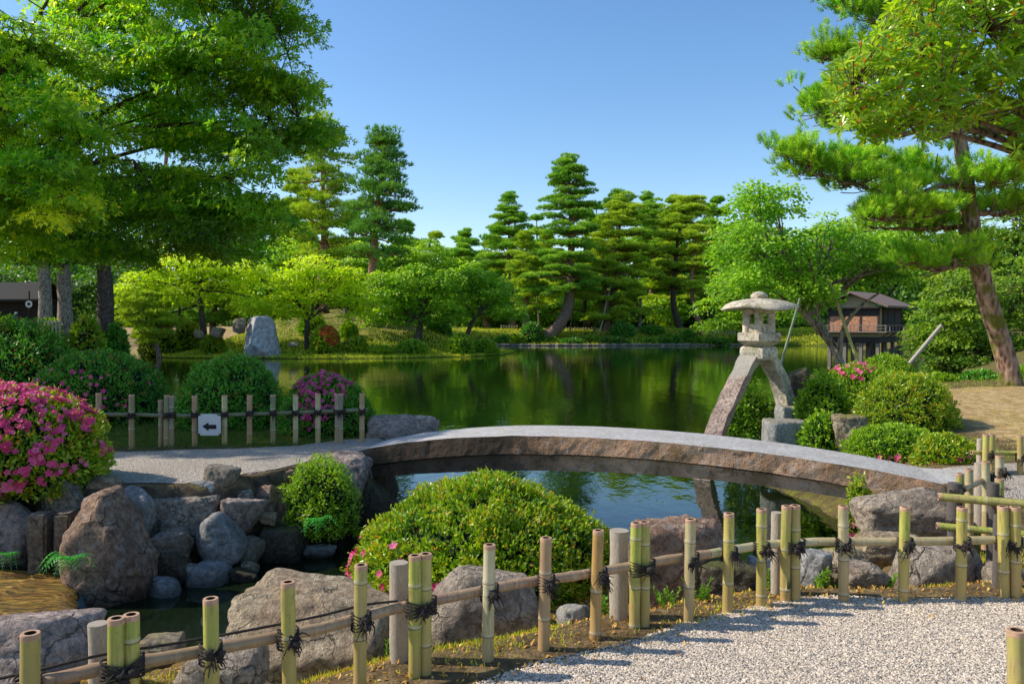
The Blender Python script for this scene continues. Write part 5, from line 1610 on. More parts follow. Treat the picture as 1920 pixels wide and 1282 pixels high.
# near maples at the left -------------------------------------------
def near_tree(label, trunk_base, hubs, poly, holes, Yr, nspray, mat, seed, leaf, rs, w0=.3, nl0=150, bias=0.0, extra=()):
    g = np.random.default_rng(seed)
    tb = np.asarray(trunk_base, float)
    z0 = hz(tb[0], tb[1])
    tb[2] = z0 - .1
    e = empty('maple_tree', (tb[0], tb[1], z0), label, 'maple tree', 'big near maples at the left')
    m, cr = MB(), MB()
    fork = tb + np.array([.4, 0, 2.6])
    H = [W(*h[:2], h[2]) for h in hubs]
    tube(m, curve([tb, tb + (fork - tb) * .5 + [.1, .1, 0], fork], 10), np.linspace(w0 * 1.2, w0 * .8, len(curve([tb, tb, fork], 10))), 12, bump=(.12, 4))
    limbs = []
    for h in H:
        mid = fork * .5 + h * .5 + np.array([0, 0, .25 * abs(h[0] - fork[0]) * .3]) + g.normal(0, .25, 3)
        l = curve([fork, mid, h], 16)
        tube(m, l, np.linspace(w0 * .26, .016, len(l)), 7, cap=False, bump=(.1, 5))
        limbs.append(l)
    LP_ = np.concatenate(limbs)
    poly = np.array(poly, float)
    spots = [(np.asarray(c_) + u * np.asarray(r_), rs * g.uniform(.7, 1.2), 0) for c_, r_, n_ in extra for u in rand_dirs(n_, g) * (g.uniform(.2, 1, n_) ** .4)[:, None]]
    cnt = 0
    while cnt < nspray:
        p = np.array([g.uniform(poly[:, 0].min(), poly[:, 0].max()), g.uniform(poly[:, 1].min(), poly[:, 1].max())])
        Y = g.uniform(*Yr)
        B = rs * g.uniform(1.3, 2.6)
        c0 = W(p[0], p[1], Y)
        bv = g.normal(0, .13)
        got = 0
        for _ in range(14):
            a_, r_ = g.uniform(0, 6.283), math.sqrt(g.random()) * B
            pc = c0 + np.array([math.cos(a_) * r_, math.sin(a_) * r_ * .9, B * .42 * math.sqrt(max(0, 1 - (r_ / B) ** 2)) * g.uniform(-.45, 1) - .2 * r_ * r_ / B])
            s_ = rs * g.uniform(.55, 1.05)
            q = np.array([960 + pc[0] / pc[1] * FPX, 603 - (pc[2] - CAMZ) / pc[1] * FPX])
            d = sdist(q[None], poly)[0][0]
            if d < s_ * FPX / Y * .28: continue
            if any(((q[0] - hx) / rx) ** 2 + ((q[1] - hy) / ry) ** 2 < 1 and g.random() < pr for hx, hy, rx, ry, pr in holes): continue
            spots.append((pc, s_, bv))
            got += 1
        cnt += got
    for pc, s_, bv in spots:
        nl = int(nl0 * (s_ / rs) ** 1.6 * g.uniform(.7, 1.2))
        ang = g.uniform(0, 6.283, nl)
        lob = 1 + .35 * np.sin(ang * 3 + g.uniform(0, 6)) * .8
        rr = np.sqrt(g.uniform(0, 1, nl)) * s_ * lob
        P = np.column_stack([np.cos(ang) * rr, np.sin(ang) * rr, g.normal(0, .13 * s_, nl) - .3 * rr ** 2 / s_])
        P[:, 2] -= P[:, 0] * .12
        D = np.column_stack([np.cos(ang), np.sin(ang), np.full(nl, -.6)]) + rand_dirs(nl, g) * .65
        N = np.array([-.6, -.35, .55]) + rand_dirs(nl, g) * .6
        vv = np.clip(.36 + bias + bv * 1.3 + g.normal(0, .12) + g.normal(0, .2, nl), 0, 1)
        Lr = leaf * g.uniform(.7, 1.25, nl)
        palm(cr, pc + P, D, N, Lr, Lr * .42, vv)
        j = np.argmin(np.linalg.norm(LP_ - pc, axis=1))
        st = LP_[j]
        bp = curve([st, (st + pc) / 2 + np.array([0, 0, -.05]) + g.normal(0, .08, 3), pc], 7)
        tube(m, bp, np.linspace(.013, .004, len(bp)), 5, cap=False)
        for q in range(3):
            a = g.uniform(0, 6.28)
            tube(m, [pc, pc + np.array([math.cos(a), math.sin(a), -.12]) * s_ * .7], [.006, .003], 4, cap=False)
    m.build('trunk', M['bark_dark'], e)
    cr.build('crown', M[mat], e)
    return e
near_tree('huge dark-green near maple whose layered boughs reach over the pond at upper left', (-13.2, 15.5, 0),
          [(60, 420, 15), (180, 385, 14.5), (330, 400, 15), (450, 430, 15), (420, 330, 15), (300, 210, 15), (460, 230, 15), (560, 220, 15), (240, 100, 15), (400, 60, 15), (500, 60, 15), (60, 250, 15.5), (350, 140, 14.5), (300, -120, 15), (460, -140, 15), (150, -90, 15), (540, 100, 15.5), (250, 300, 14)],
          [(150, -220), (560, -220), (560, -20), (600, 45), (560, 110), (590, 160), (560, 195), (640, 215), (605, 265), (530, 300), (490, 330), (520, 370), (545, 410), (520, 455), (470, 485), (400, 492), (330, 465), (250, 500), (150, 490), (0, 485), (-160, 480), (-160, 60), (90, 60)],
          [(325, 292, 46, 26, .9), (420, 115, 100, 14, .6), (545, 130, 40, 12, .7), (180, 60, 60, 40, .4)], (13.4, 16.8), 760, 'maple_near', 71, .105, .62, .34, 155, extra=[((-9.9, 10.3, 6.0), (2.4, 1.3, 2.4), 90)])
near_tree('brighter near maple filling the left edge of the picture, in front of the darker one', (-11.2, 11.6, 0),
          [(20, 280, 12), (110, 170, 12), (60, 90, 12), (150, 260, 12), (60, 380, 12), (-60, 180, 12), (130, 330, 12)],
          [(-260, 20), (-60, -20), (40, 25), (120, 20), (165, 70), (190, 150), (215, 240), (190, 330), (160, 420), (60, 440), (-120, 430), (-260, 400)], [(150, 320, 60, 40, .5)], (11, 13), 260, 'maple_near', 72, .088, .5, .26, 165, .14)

# right-hand pine ----------------------------------------------------
def near_pine():
    g = np.random.default_rng(81)
    Y = 13.5
    tp = [W(a, b, Y) for a, b in [(1898, 735), (1884, 665), (1852, 565), (1829, 465), (1816, 380), (1806, 300), (1795, 230), (1785, 100), (1790, -60), (1780, -200)]]
    z0 = hz(tp[0][0], Y)
    tp[0][2] = z0 - .1
    tr = curve(tp, 50)
    e = empty('pine_tree', (tp[0][0], Y, z0), 'large near pine with mossy leaning red-brown trunk at the right', 'pine tree')
    m, cr = MB(), MB()
    rad = np.interp(np.linspace(0, 1, len(tr)), [0, .06, .2, .5, 1], [.215, .17, .155, .125, .06])
    tube(m, tr, rad, 18, bump=(.10, 5), seed=4)
    m.build('trunk', M['bark_moss'], e)
    # limbs: list of photo polylines with depth offsets
    limbs = [[(1815, 345, 0), (1760, 352, -.3), (1700, 368, -.5), (1630, 352, -.6), (1570, 336, -.7), (1520, 318, -.7), (1478, 292, -.7)],
             [(1812, 345, 0), (1740, 335, .6), (1660, 330, .9), (1580, 310, 1.1)],
             [(1822, 430, 0), (1770, 425, .5), (1700, 430, .8), (1630, 425, 1)],
             [(1826, 450, 0), (1795, 470, -.3), (1785, 500, -.4), (1750, 505, -.5), (1700, 490, -.4)],
             [(1800, 250, 0), (1720, 250, -.2), (1640, 245, -.3), (1560, 225, -.4), (1528, 190, -.4)],
             [(1795, 200, 0), (1700, 160, .5), (1600, 120, .8), (1540, 110, .8)],
             [(1790, 90, 0), (1700, 60, .2), (1620, 25, .2), (1580, 5, .2)],
             [(1830, 330, 0), (1848, 310, -.3), (1852, 350, -.4), (1880, 340, -.4), (1930, 330, -.4)],
             [(1818, 400, 0), (1880, 400, .4), (1950, 390, .6)],
             [(1785, 60, 0), (1850, 20, -.3), (1940, -20, -.4)], [(1800, 240, 0), (1870, 250, .4), (1940, 240, .8)],
             [(1815, 375, 0), (1760, 395, -.5), (1700, 405, -.9), (1640, 408, -1)]]
    lm = MB()
    for li, L in enumerate(limbs):
        p = curve([W(a, b, Y + d) for a, b, d in L], 18)
        p[1:-1] += g.normal(0, .025, p[1:-1].shape)
        tube(lm, p, np.linspace(.06, .014, len(p)), 7, cap=False)
        # side shoots
        ln = np.linalg.norm(np.diff(p, axis=0), axis=1).sum()
        for k_ in range(int(ln * 27)):
            f = g.uniform(.22, 1) ** .8
            q = p[min(len(p) - 1, int(f * len(p)))]
            a = g.uniform(0, 6.283)
            off = np.array([math.cos(a) * .55, math.sin(a) * .75, g.uniform(-.12, .40)]) * g.uniform(.3, 1.1) * (1.2 - .6 * f)
            c_ = q + off
            tube(lm, curve([q, q + off * .5 + [0, 0, -.03], c_], 4), .008, 4, cap=False)
            ns = 11
            u = rand_dirs(ns, g) * .17
            u[:, 2] = np.abs(u[:, 2]) * .7
            P = c_ + u
            D = np.array([-.1, 0, .8]) + u * 4.0 + off * .7 + rand_dirs(ns, g) * .35
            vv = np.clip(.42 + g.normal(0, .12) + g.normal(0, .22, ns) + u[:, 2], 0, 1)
            # candle-like shoots dressed with needles
            Dn = unit(D)
            for t_ in np.linspace(0, 1, 3):
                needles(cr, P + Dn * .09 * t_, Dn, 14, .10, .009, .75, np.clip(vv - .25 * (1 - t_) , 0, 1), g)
    lm.build('limb', M['bark'], e)
    cr.build('crown', M['pine_near'], e)
near_pine()

# glossy-leaved tree top right --------------------------------------
def glossy():
    g = np.random.default_rng(91)
    tb = np.array([7.3, 9.0, hz(7.3, 9.0)])
    e = empty('glossy_leaf_tree', tb, 'glossy large-leaved tree reaching in at the top right corner, nearest of all', 'tree')
    poly = np.array([(1700, -90), (1650, 30), (1590, 80), (1545, 130), (1535, 200), (1560, 250), (1640, 285), (1700, 262), (1712, 295), (1790, 262), (1860, 245), (1905, 225), (1880, 290), (1935, 345), (2080, 330), (2200, 100), (2150, -120)], float)
    m, cr, br_ = MB(), MB(), MB()
    fork = np.array([6.5, 8.2, 3.0])
    hubs = [W(a, b, d) for a, b, d in [(1640, 180, 7), (1740, 100, 7.2), (1760, 200, 6.9), (1850, 60, 7), (1850, 180, 7.2), (1960, 300, 7), (1600, 160, 7), (1700, 230, 7)]]
    tube(m, curve([tb - [0, 0, .1], (tb + fork) / 2 + [.1, 0, 0], fork], 10), .13, 12, bump=(.1, 5))
    LPp = []
    for h in hubs:
        l = curve([fork, (fork + h) / 2 + np.array([0, 0, .2]), h], 16)
        tube(m, l, np.linspace(.06, .012, len(l)), 7, cap=False)
        LPp.append(l)
    LPp = np.concatenate(LPp)
    n = 0
    while n < 2000:
        p = np.array([g.uniform(1530, 2200), g.uniform(-120, 345)])
        d = sdist(p[None], poly)[0][0]
        if d < 14: continue
        Y = g.uniform(6.3, 8.0)
        c_ = W(p[0], p[1], Y)
        ax = unit(np.array([-.35, -.45, .9]) + rand_dirs(1, g)[0] * .75)
        n += 1
        k_ = g.integers(6, 10)
        t1 = unit(np.cross(ax, rand_dirs(1, g)[0]))
        t2 = np.cross(ax, t1)
        a = np.arange(k_) * 2.4 + g.uniform(0, 6)
        el = g.uniform(.1, .75, k_)
        D = unit((np.cos(a)[:, None] * t1 + np.sin(a)[:, None] * t2) + ax * el[:, None])
        L = g.uniform(.085, .15, k_)
        P = np.tile(c_, (k_, 1)) + ax * g.uniform(-.02, .02, k_)[:, None]
        v0 = np.clip(g.normal(.40, .2) + g.normal(0, .14, k_), 0, .88)
        N = np.tile(ax, (k_, 1)) + rand_dirs(k_, g) * .3
        # each blade: six-point outline folded along the midrib and drooping at the tip
        S = unit(np.cross(D, N))
        Nn = np.cross(S, D)
        Lc = L[:, None]
        w_ = Lc * g.uniform(.21, .29, k_)[:, None]
        droop = -Nn * Lc * .10
        V = np.stack([P, P + D * Lc * .3 + S * w_ * .36 + Nn * w_ * .14, P + D * Lc * .65 + S * w_ * .5 + Nn * w_ * .14 + droop * .4, P + D * Lc + droop * 1.4,
                      P + D * Lc * .65 - S * w_ * .5 + Nn * w_ * .14 + droop * .4, P + D * Lc * .3 - S * w_ * .36 + Nn * w_ * .14, P + D * Lc * .62 + droop * .3], 1).reshape(-1, 3)
        b0 = np.arange(k_)[:, None] * 7
        cr.add(V, np.concatenate([b0 + [0, 1, 2, 6], b0 + [6, 2, 3, 3 + 1]], 0)[:, :4], 0, np.tile(v0, 2), False)
        cr.add(V, b0 + [0, 6, 4, 5], 0, v0, False)
        if g.random() < .6:
            for _ in range(4):
                dd = unit(ax + rand_dirs(1, g)[0] * .4)
                leaves(cr, np.array([c_]), dd[None], t1[None], .05, .013, np.array([1.0]))
        st = LPp[np.argmin(np.linalg.norm(LPp - c_, axis=1))]
        if g.random() < .3: tube(m, [st, (st + c_) / 2 + [0, 0, -.03], c_], [.008, .006, .004], 4, cap=False)
    m.build('trunk', M['bark'], e)
    cr.build('crown', M['laurel'], e)
glossy()

# far wood closing the view ------------------------------------------
def far_wood():
    g = np.random.default_rng(99)
    m = MB()
    for k_ in range(230):
        a = g.uniform(-1.0, 1.0)
        Y = g.uniform(98, 150)
        x_ = a * Y * .85
        h = g.uniform(6, 10.5) * (Y / 110) + (2.5 if abs(x_) > 45 else 0)
        z0 = 1.8
        c0 = np.array([x_, Y, z0 + h * .5])
        n = 420
        u = rand_dirs(n, g) * (g.uniform(.4, 1, n) ** .35)[:, None]
        u *= (1 + .3 * fbm(u * 2 + k_, 2, k_))[:, None]
        P = c0 + u * np.array([3.6, 3.0, h * .52])
        leaves(m, P, rand_dirs(n, g) - [0, 0, .3], u + rand_dirs(n, g) * .5, .85, .55, np.clip(.4 + u[:, 2] * .3 + g.normal(0, .15, n), 0, 1))
    # undergrowth behind the shores
    for k_ in range(150):
        x_, Y = g.uniform(-75, 75), g.uniform(82, 96)
        n = 260
        u = rand_dirs(n, g) * (g.uniform(.4, 1, n) ** .35)[:, None]
        P = np.array([x_, Y, 2.6]) + u * np.array([2.6, 1.8, 2.0])
        leaves(m, P, rand_dirs(n, g) - [0, 0, .3], u + rand_dirs(n, g) * .5, .55, .4, np.clip(.45 + u[:, 2] * .3 + g.normal(0, .15, n), 0, 1))
    o = m.build('far_wood', M['wood_far'])
    tag(o, 'dark mass of woodland closing the view behind the far shore', 'wood', kind='stuff')
far_wood()

# ------------------------------------------------------------------ tea house
def tea_house():
    Y0 = 48.0
    th = R(-38)                                   # yaw: gable face looks left-front, long side right-front
    ca, sa = math.cos(th), math.sin(th)
    corner = W(1648, 640, Y0 - 1.6)
    ux = np.array([-math.cos(R(36)), math.sin(R(36)), 0])     # along the gable face, to the left and back
    uy = np.array([math.cos(R(48)), math.sin(R(48)), 0])      # along the long side, to the right and back
    Wd, Ln = 2.85, 4.2
    z = lambda y: W(1648, y, Y0 - 1.6)[2]
    e = empty('tea_house', (corner[0], corner[1], 0), 'small old wooden tea house on stilts over the pond', 'tea house')
    Mw = plain('old_timber', (.26, .21, .17), .85, .3, 12)
    Mo = plain('orange_cedar', (.46, .22, .12), .7, .45, 9)
    Moc = plain('ochre_plaster', (.42, .34, .19), .9, .12)
    Mg = plain('pane_glass', (.10, .16, .22), .15, .2, 3, 0, .8)
    Mr = plain('shingle_roof', (.24, .17, .145), .9, .25, 10)
    Md = plain('dark_boards', (.045, .038, .035), .85, .3, 12)
    Mst = plain('ridge_stone', (.5, .47, .43), .85, .2)
    C3 = lambda a, b, zz: corner * (1, 1, 0) + ux * a + uy * b + np.array([0, 0, zz])
    def prism(a0, a1, b0, b1, z0, z1, mat, name, par=e):
        m = MB()
        V = [C3(a0, b0, z0), C3(a1, b0, z0), C3(a1, b1, z0), C3(a0, b1, z0), C3(a0, b0, z1), C3(a1, b0, z1), C3(a1, b1, z1), C3(a0, b1, z1)]
        m.add(V, [(0, 1, 2, 3), (7, 6, 5, 4), (4, 5, 1, 0), (5, 6, 2, 1), (6, 7, 3, 2), (7, 4, 0, 3)], sm=False)
        return m.build(name, mat, par)
    zf, zr, zw, ze, zR = z(622), z(611), z(593), z(577), z(549)
    zb = z(643)
    for a in (0.08, 1.0, 1.9, Wd - .08):
        for b in (.08, 1.4, 2.8, Ln - .08):
            prism(a - .09, a + .09, b - .09, b + .09, -.7, zb, Mw, 'stilt')
    prism(-.05, Wd + .05, -.05, Ln + .05, zb, z(632), Md, 'floor_beam')
    prism(.03, Wd - .03, .03, Ln - .03, z(632) + .003, zf - .05, Moc, 'skirt_wall')
    prism(-.55, Wd + .55, -.55, Ln + .3, zf - .04, zf + .03, Mw, 'balcony_floor')
    # walls
    prism(.05, Wd - .05, .05, Ln - .05, zf + .033, ze + .06, Moc, 'wall')
    for a in (.03, 1.0, 1.95, Wd - .03):
        prism(a - .055, a + .055, -.03, .045, zf + .035, ze + .05, Md, 'pillar')
    for b in (.75, 1.6, 2.9, Ln):
        prism(-.03, .045, b - .055, b + .055, zf + .035, ze + .05, Md, 'pillar')
    for a0, a1 in ((.1, .93), (1.07, 1.88), (2.02, Wd - .1)):
        prism(a0, a1, -.012, .044, zf + .04, zw, Mo, 'panel')
        w = prism(a0, a1, -.006, .043, zw + .02, ze - .05, Md, 'window')
        prism(a0 + .05, a1 - .05, -.016, -.008, zw + .05, ze - .1, Mg, 'pane', w)
    for b0, b1 in ((.82, 1.53), (1.67, 2.83), (2.97, Ln - .1)):
        prism(-.010, .044, b0, b1, zf + .04, ze - .05, Md, 'window')
    # railing
    for a in np.linspace(-.5, Wd + .5, 9):
        prism(a - .025, a + .025, -.53, -.48, zf + .033, zr, Mw, 'rail_post')
    for b in np.linspace(-.35, Ln + .2, 9):
        prism(-.53, -.48, b - .025, b + .025, zf + .033, zr, Mw, 'rail_post')
    prism(-.56, Wd + .55, -.55, -.46, zr, zr + .05, Mw, 'handrail')
    prism(-.55, -.46, -.455, Ln + .25, zr, zr + .05, Mw, 'handrail')
    prism(-.54, Wd + .53, -.525, -.485, zf + .18, zf + .21, Mw, 'handrail')
    for b in (.3, 1.6, 2.9):
        m = MB()
        tube(m, [C3(.02, b, z(634)), C3(-.45, b, zf - .05)], .045, 5)
        m.build('bracket', Mw, e)
    # roof: ridge runs along uy, gable faces the left-front
    ov, ro = .62, .55
    m = MB()
    tk = .12
    for s0, s1 in ((-ov, Wd / 2), (Wd + ov, Wd / 2)):
        V = [C3(s0, -ro, ze), C3(s0, Ln + ro, ze), C3(s1, Ln + ro, zR), C3(s1, -ro, zR)]
        up = np.array([0, 0, tk])
        V = V + [v + up for v in V]
        m.add(V, [(0, 1, 2, 3), (7, 6, 5, 4), (0, 4, 5, 1), (1, 5, 6, 2), (2, 6, 7, 3), (3, 7, 4, 0)], sm=False)
    rf = m.build('roof', Mr, e)
    m = MB()
    for s0 in (-ov - .08, Wd + ov + .08):
        p0, p1 = C3(s0, -ro - .06, ze - .02), C3(Wd / 2, -ro - .06, zR + .04)
        tube(m, [p0, p1], .085, 6)
    m.build('bargeboard', plain('pale_bargeboard', (.46, .36, .30), .8, .2), rf)
    m = MB()
    V = [C3(.05, .02, ze + .06), C3(Wd - .05, .02, ze + .06), C3(Wd / 2, .02, zR)]
    m.add(V, [(0, 1, 2)], sm=False)
    m.build('gable_wall', Moc, e)
    m = MB()
    tube(m, [C3(Wd / 2, -ro, zR + .17), C3(Wd / 2, Ln + ro, zR + .17)], .12, 8)
    for b in np.linspace(-ro + .2, Ln + ro - .2, 10):
        P_, F_ = rock_shape((.32, .25, .2), int(b * 100) + 500, sub=2)
        m.add(P_ + C3(Wd / 2, b, zR + .29), F_, 1)
    m.build('ridge', [Mr, Mst], rf)
    # rafters' dark soffit
    prism(-.3, Wd + .3, -.3, Ln + .2, ze - .02, ze + .055, Md, 'soffit')
tea_house()

# hut behind the left bank
def hut():
    e = empty('wooden_hut', W(20, 600, 43), 'dark wooden hut in the shade at the far left edge', 'hut')
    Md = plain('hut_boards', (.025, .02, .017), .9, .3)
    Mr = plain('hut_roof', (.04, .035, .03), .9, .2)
    m = MB()
    a, b = W(-160, 556, 44), W(70, 602, 44)
    box(m, ((a[0] + b[0]) / 2, 45, 2.4), (b[0] - a[0], 2, 2.0))
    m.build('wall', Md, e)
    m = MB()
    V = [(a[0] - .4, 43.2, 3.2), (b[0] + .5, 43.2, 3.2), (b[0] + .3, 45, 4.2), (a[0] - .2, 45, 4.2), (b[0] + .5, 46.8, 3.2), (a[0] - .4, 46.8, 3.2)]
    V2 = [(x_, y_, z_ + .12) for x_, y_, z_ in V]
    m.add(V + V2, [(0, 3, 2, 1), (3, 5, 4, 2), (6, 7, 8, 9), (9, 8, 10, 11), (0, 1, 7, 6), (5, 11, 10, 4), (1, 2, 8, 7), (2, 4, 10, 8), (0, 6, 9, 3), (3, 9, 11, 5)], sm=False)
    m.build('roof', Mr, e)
    s = empty('round_sign', W(54, 570, 42.8), 'white round sign with dark centre hanging at the hut on the far left', 'sign')
    c0 = W(54, 570, 42.8)
    m = MB()
    for r, yy, mi in ((.19, 0, 0), (.085, -.012, 1)):
        th = np.arange(24) / 24 * 2 * np.pi
        V = np.column_stack([c0[0] + r * np.cos(th), np.full(24, c0[1] + yy), c0[2] + r * np.sin(th)])
        m.add(np.vstack([V, V + [0, .01, 0]]), [list(range(24))[::1]], mi, sm=False)
        m.add(np.vstack([V, V + [0, .01, 0]]), [(j, j + 24, (j + 1) % 24 + 24, (j + 1) % 24) for j in range(24)], mi, sm=False)
    m.build('disc', [M['sign'], M['sign_ink']], s)
    m = MB()
    tube(m, [c0 + [0, .05, -1.2], c0 + [0, .05, .7]], .04, 6)
    m.build('post', Md, s)
    m = MB()
    p = W(30, 605, 38)
    tube(m, [p, W(30, 588, 38)], .06, 8)
    b_ = m.build('bollard', plain('dark_blue_paint', (.02, .03, .06), .5), origin=p)
    tag(b_, 'small dark post with pale top at the far left', 'bollard')
    m = MB()
    tube(m, [W(30.5, 588, 38), W(30.5, 585, 38)], .055, 8)
    m.build('cap', M['sign'], b_)
hut()

# pale low fences of the far shores
M['pale_fence'] = plain('pale_old_bamboo', (.42, .34, .24), .8, .25)
def far_fence(label, x0, x1, ytop, ybot, Y, n):
    e = empty('bamboo_fence', W(x0, ybot, Y), label, 'fence', 'low pale fences on the far shores')
    for i_ in range(n):
        px = x0 + (x1 - x0) * i_ / (n - 1)
        a = W(px, ytop + (i_ % 3) * .5, Y)
        m = MB()
        tube(m, [(a[0], Y, hz(a[0], Y) - .1), a], .05, 6)
        m.build('post', M['pale_fence'], e)
    m = MB()
    ym = (ytop + ybot) / 2 - 1
    tube(m, [W(x0 - 1, ym, Y), W(x1 + 1, ym, Y)], .04, 6)
    m.build('rail', M['pale_fence'], e)
far_fence('low pale fence in front of the far azaleas, left of the lantern', 1303, 1400, 618, 631, 74, 18)
far_fence('low pale fence on the far shore right of the leaning pine', 1062, 1142, 613, 622, 75, 16)
far_fence('short low pale fence above the right tip of the island', 940, 970, 609, 617, 75, 7)
far_fence('short low pale fence below the far bush near the reddish trunk', 1188, 1212, 615, 624, 75, 5)
far_fence('low pale fence on the far left behind the bushes', 40, 112, 600, 610, 38.5, 12)

# kerb of pale stones along the far waterline
m = MB()
g = np.random.default_rng(5)
fb = np.array(FARB[3:7], float)
s_pts = curve([(*p, 0) for p in fb], 260)
for k_, p in enumerate(s_pts):
    P_, F_ = rock_shape((g.uniform(.35, .9), .4, g.uniform(.16, .34)), 900 + k_ % 40, sub=2)
    m.add(P_ + p + np.array([g.normal(0, .05), g.normal(-.1, .06), .05]), F_, v=g.random())
M['kerb'] = rock_mat('shore_stone', (.10, .095, .085), (.22, .21, .19), .3, 0, 2, .5, wet=False)
tag(m.build('shore_stones', M['kerb']), 'line of pale stones along the far waterline', 'stones', kind='stuff')

# props and bare thin trunks on the far shore
WSH = ['first', 'second', 'third', 'fourth', 'fifth', 'sixth', 'seventh', 'eighth', 'ninth', 'tenth']
for k_, (px, w_) in enumerate([(948, 34), (1030, 40), (1072, 46), (1110, 40), (1150, 52), (1215, 46), (1258, 40), (1300, 50), (1345, 46), (1392, 50)]):
    a = W(px, 632, 70.8)
    bush_px(WSH[k_] + ' from the left of the low dark shrubs lining the far waterline', px - w_ / 2, px + w_ / 2, 630 + (k_ % 3) * 3, 70.9 + (k_ % 2) * .8, .1, 900, .26, ['bush_dark', 'bush_mid'][k_ % 2], 280 + k_, .8, name='shrub', group='low shrubs along the far waterline', lump=.2)
PT = 'thin bare trunks and props on the far shore'
for k_, (a, b, Y, r, mt, lb) in enumerate([((1122, 622), (1136, 572), 73, .09, 'timber', 'pale slanting prop under the pines, left of the pale pine trunk'), ((1112, 618), (1122, 588), 73.5, .07, 'timber_dark', 'short dark slanting prop left of the pale one'),
                                      ((1068, 618), (1076, 560), 74, .08, 'timber_dark', 'thin forked dark trunk just right of the leaning pine'), ((1098, 608), (1096, 560), 78, .28, 'bark_dark', 'short thick dark trunk right of the leaning pine'),
                                      ((1198, 618), (1200, 585), 76, .22, 'bark_grey', 'short reddish-grey trunk right of the pale pine'), ((1010, 600), (1008, 570), 76, .1, 'bark_grey', 'thin grey trunk left of the leaning pine'),
                                      ((650, 600), (640, 560), 53, .14, 'bark_grey', 'slanting grey trunk on the island slope, left of the red pine trunk'), ((596, 600), (600, 540), 52.5, .16, 'bark_red', 'second reddish trunk beside the open pine on the island')]):
    m = MB()
    p0, p1 = W(*a, Y), W(*b, Y)
    p0[2] = hz(p0[0], Y) - .1
    tube(m, curve([p0, (p0 + p1) / 2 + [.05, 0, 0], p1, p1 + (p1 - p0) * .7], 10), np.linspace(r, r * .5, len(curve([p0, p0, p1, p1], 10))), 8, bump=(.1, 5))
    tag(m.build('bare_trunk', M[mt], origin=p0), lb, 'trunk', PT)

# ------------------------------------------------------------------ grass, litter, pebbles
def grass_patch(name, pts_fn, n, L, mat, seed, label, cat='grass', w=.006, lie=0.0):
    g = np.random.default_rng(seed)
    P = pts_fn(g, n)
    P = np.column_stack([P, height(P) - .004])
    P = P[P[:, 2] > .02]
    n = len(P)
    D = rand_dirs(n, g) * (.55 + lie) + np.array([0, 0, 1.0 - lie])
    D[:, 2] = np.abs(D[:, 2])
    m = MB()
    Lr = L * g.uniform(.5, 1.3, n)
    leaves(m, P + [0, 0, .006 * lie], D, rand_dirs(n, g) if not lie else np.array([0, 0, 1.0]) + rand_dirs(n, g) * .4, Lr, (Lr * .55 if lie else np.full(n, w)), np.clip(.5 + .4 * fbm(P * 2.5, 3, seed) + g.normal(0, .2, n), 0, 1))
    return tag(m.build(name, M[mat]), label, cat, kind='stuff')

def near_bank(g, n):
    P = np.column_stack([g.uniform(-3.2, 5.5, n * 4), g.uniform(2.2, 6.6, n * 4)])
    d = sdist(P, FORE)[0]
    dp = sdist(P, PATH_FORE)[0]
    k_ = fbm(np.column_stack([P * 1.8, np.zeros(len(P))]), 3, 8)
    ok = (d > .25) & (dp < .03) & (k_ + g.uniform(-.25, .25, len(P)) > -.02)
    return P[ok][:n]
grass_patch('grass', near_bank, 26000, .035, 'grass', 1, 'short moss and grass on the strip behind the foreground fence')
def near_litter(g, n):
    P = np.column_stack([g.uniform(-3.2, 5.5, n * 4), g.uniform(2.2, 6.4, n * 4)])
    d = sdist(P, FORE)[0]
    dp = sdist(P, PATH_FORE)[0]
    return P[(d > .25) & (dp < .06)][:n]
grass_patch('leaf_litter', near_litter, 14000, .024, 'litter', 2, 'dry leaf litter on the strip behind the foreground fence', 'leaf litter', lie=.8)
def path_leaves(g, n):
    P = np.column_stack([g.uniform(-.3, 5, n * 4), g.uniform(2.4, 5, n * 4)])
    dp = sdist(P, PATH_FORE)[0]
    return P[(dp > .0) & (dp < .02 + np.abs(g.normal(0, .35, len(P))))][:n] + 0.0
pl_ = grass_patch('leaf_litter', path_leaves, 260, .022, 'litter', 12, 'scattered fallen leaves lying on the gravel edge along the foreground fence', 'leaf litter', lie=.85)
pl_.location.z += .014
def left_bank(g, n):
    P = np.column_stack([g.uniform(-9, -1.2, n * 3), g.uniform(8.5, 13, n * 3)])
    d = sdist(P, LEFT)[0]
    dp = sdist(P, PATH_LEFT)[0]
    return P[(d > .15) & (dp < -.02)][:n]
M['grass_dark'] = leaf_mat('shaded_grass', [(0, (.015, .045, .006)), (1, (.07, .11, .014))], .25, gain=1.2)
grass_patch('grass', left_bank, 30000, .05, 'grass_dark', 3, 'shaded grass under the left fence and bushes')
def isle_lawn(g, n):
    P = np.column_stack([g.uniform(-24, 1, n * 3), g.uniform(44, 60, n * 3)])
    d = sdist(P, ISLE)[0]
    return P[(d > .05) & (d < 4 + g.normal(0, 2, len(P)))][:n]
grass_patch('grass', isle_lawn, 26000, .18, 'grass', 4, 'sunlit yellow-green grass along the island shore', w=.05)
def right_moss(g, n):
    P = np.column_stack([g.uniform(3.2, 12, n * 3), g.uniform(7.9, 15, n * 3)])
    d = sdist(P, FORE)[0]
    k_ = fbm(np.column_stack([P * .9, np.zeros(len(P))]), 3, 18)
    return P[(d > .2) & (sdist(P, PATH_FORE)[0] < -.05) & (k_ > .02)][:n]
grass_patch('grass', right_moss, 9000, .03, 'grass', 5, 'dry golden moss and grass on the slope at the right')
def far_shore(g, n):
    P = np.column_stack([g.uniform(-10, 34, n * 3), g.uniform(69, 78, n * 3)])
    return P[sdist(P, FARB)[0] > .2][:n]
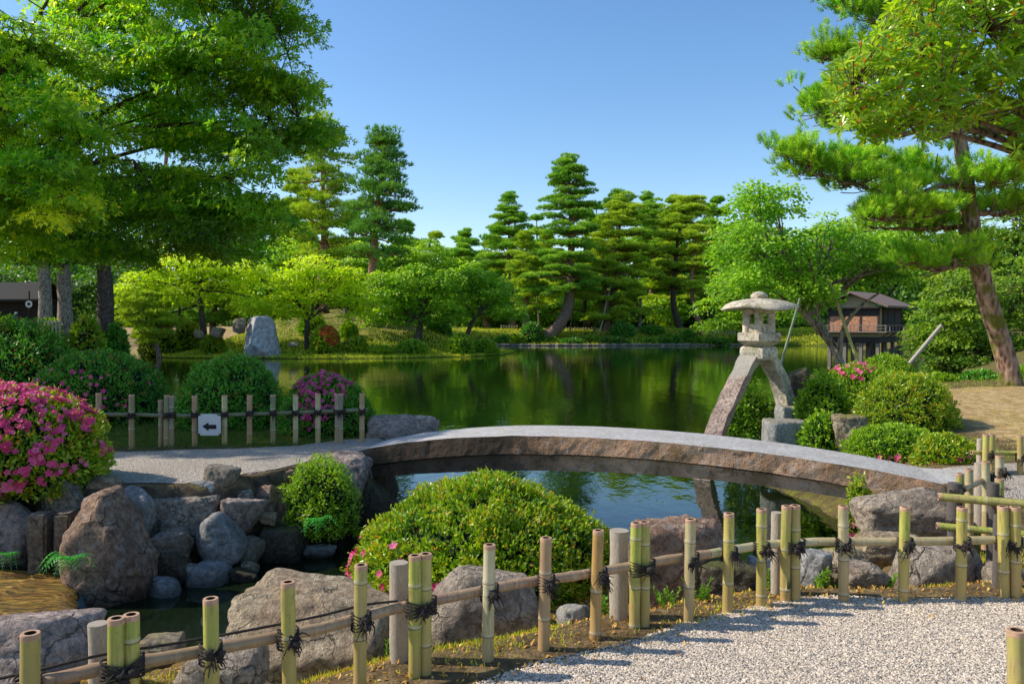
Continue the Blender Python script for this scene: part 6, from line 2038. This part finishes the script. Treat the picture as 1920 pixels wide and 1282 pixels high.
grass_patch('grass', far_shore, 16000, .25, 'grass', 6, 'grass along the far shore', w=.07)

def pebbles():
    g = np.random.default_rng(6)
    N = 190000
    # more stones where the path is close
    P = np.column_stack([g.uniform(-.6, 4.6, N), 2.3 + 2.5 * g.random(N)])
    P = P[sdist(P, PATH_FORE)[0] > -.03]
    n = len(P)
    z = height(P) + .008
    s = g.uniform(.0026, .0064, n)
    s = np.where(g.random(n) < .03, s * 1.6, s)
    base = np.array([(1, 0, 0), (0, 1, 0), (-1, 0, 0), (0, -1, 0), (0, 0, 1.0)])
    a = g.uniform(0, 6.28, n)
    sc_ = np.stack([s * g.uniform(.7, 1.3, n), s * g.uniform(.7, 1.3, n), s * g.uniform(.5, .9, n)], 1)
    V = base[None] * sc_[:, None, :]
    ca, sa = np.cos(a)[:, None], np.sin(a)[:, None]
    V = np.stack([V[..., 0] * ca - V[..., 1] * sa, V[..., 0] * sa + V[..., 1] * ca, V[..., 2]], -1)
    V += g.normal(0, 1, V.shape) * s[:, None, None] * .18
    V += np.column_stack([P, z])[:, None, :]
    b0 = np.arange(n)[:, None] * 5
    F = np.concatenate([b0 + [0, 1, 4], b0 + [1, 2, 4], b0 + [2, 3, 4], b0 + [3, 0, 4]])
    m = MB()
    m.add(V.reshape(-1, 3), F, 0, np.tile(g.random(n), 4), True)
    t = NT('gravel_pebble')
    c = t.ramp(t.attr(), [(0, (.26, .22, .17)), (.15, (.46, .385, .30)), (.5, (.68, .54, .39)), (1, (.88, .75, .58))])
    tag(m.build('gravel', t.done(t.principled(c, .85, None, .25))), 'loose beige and grey gravel of the foreground path', 'gravel', kind='stuff')
pebbles()

def weed(label, px, py, Y, n, L, seed):
    g = np.random.default_rng(seed)
    b = W(px, py, Y)
    b[2] = hz(b[0], b[1])
    m = MB()
    for k_ in range(n):
        d = unit(np.array([0, 0, 1.0]) + rand_dirs(1, g)[0] * .45)
        l = L * g.uniform(.6, 1.1)
        p = b + np.array([g.normal(0, .025), g.normal(0, .025), 0])
        st = curve([p, p + d * l * .5, p + d * l + [g.normal(0, .01), 0, -.01]], 7)
        tube(m, st, .002, 4, cap=False)
        q = st[1:]
        for s in (0, 1, 2):
            leaves(m, q, rand_dirs(len(q), g) * [1, 1, .3] + [0, 0, .6], rand_dirs(len(q), g) + [0, 0, 1], .028, .009, g.uniform(0, .8, len(q)))
    tag(m.build('weed', M['bush_mid'], origin=b), label, 'weed', 'weeds behind the foreground fence')
for k_, (px, py, Y, lb) in enumerate([(1250, 1150, 4.4, 'upright weed left of the middle fence post over the dark boulder'), (1312, 1130, 4.45, 'upright weed just right of a pale post in the middle of the fence'), (1540, 1100, 4.75, 'tufted weed between double post and the next post on the right'),
                                 (1665, 1085, 4.8, 'leafy weed behind the fence left of the flat slab'), (1440, 1115, 4.6, 'small weed at the foot of the double posts'), (745, 1270, 3.75, 'small weed beside the split timber post'), (275, 1265, 3.4, 'bright little weed at the bottom left under the rail'),
                                 (1130, 1175, 4.3, 'grassy weed next to the small whitish stone'), (650, 1105, 4.9, 'yellow-green weed above the large tan boulder')]):
    weed(lb, px, py, Y, 9, .12, 40 + k_)

# ------------------------------------------------------------------ render settings
sc.render.engine = 'CYCLES'
sc.view_settings.view_transform = 'Standard'
sc.view_settings.look = 'None'
sc.view_settings.exposure = 0
sc.view_settings.gamma = 1
sc.cycles.max_bounces = 6
sc.cycles.diffuse_bounces = 3
sc.cycles.glossy_bounces = 3
sc.cycles.transmission_bounces = 4
sc.cycles.transparent_max_bounces = 6
sc.cycles.use_denoising = True
sc.cycles.caustics_reflective = False
sc.cycles.caustics_refractive = False
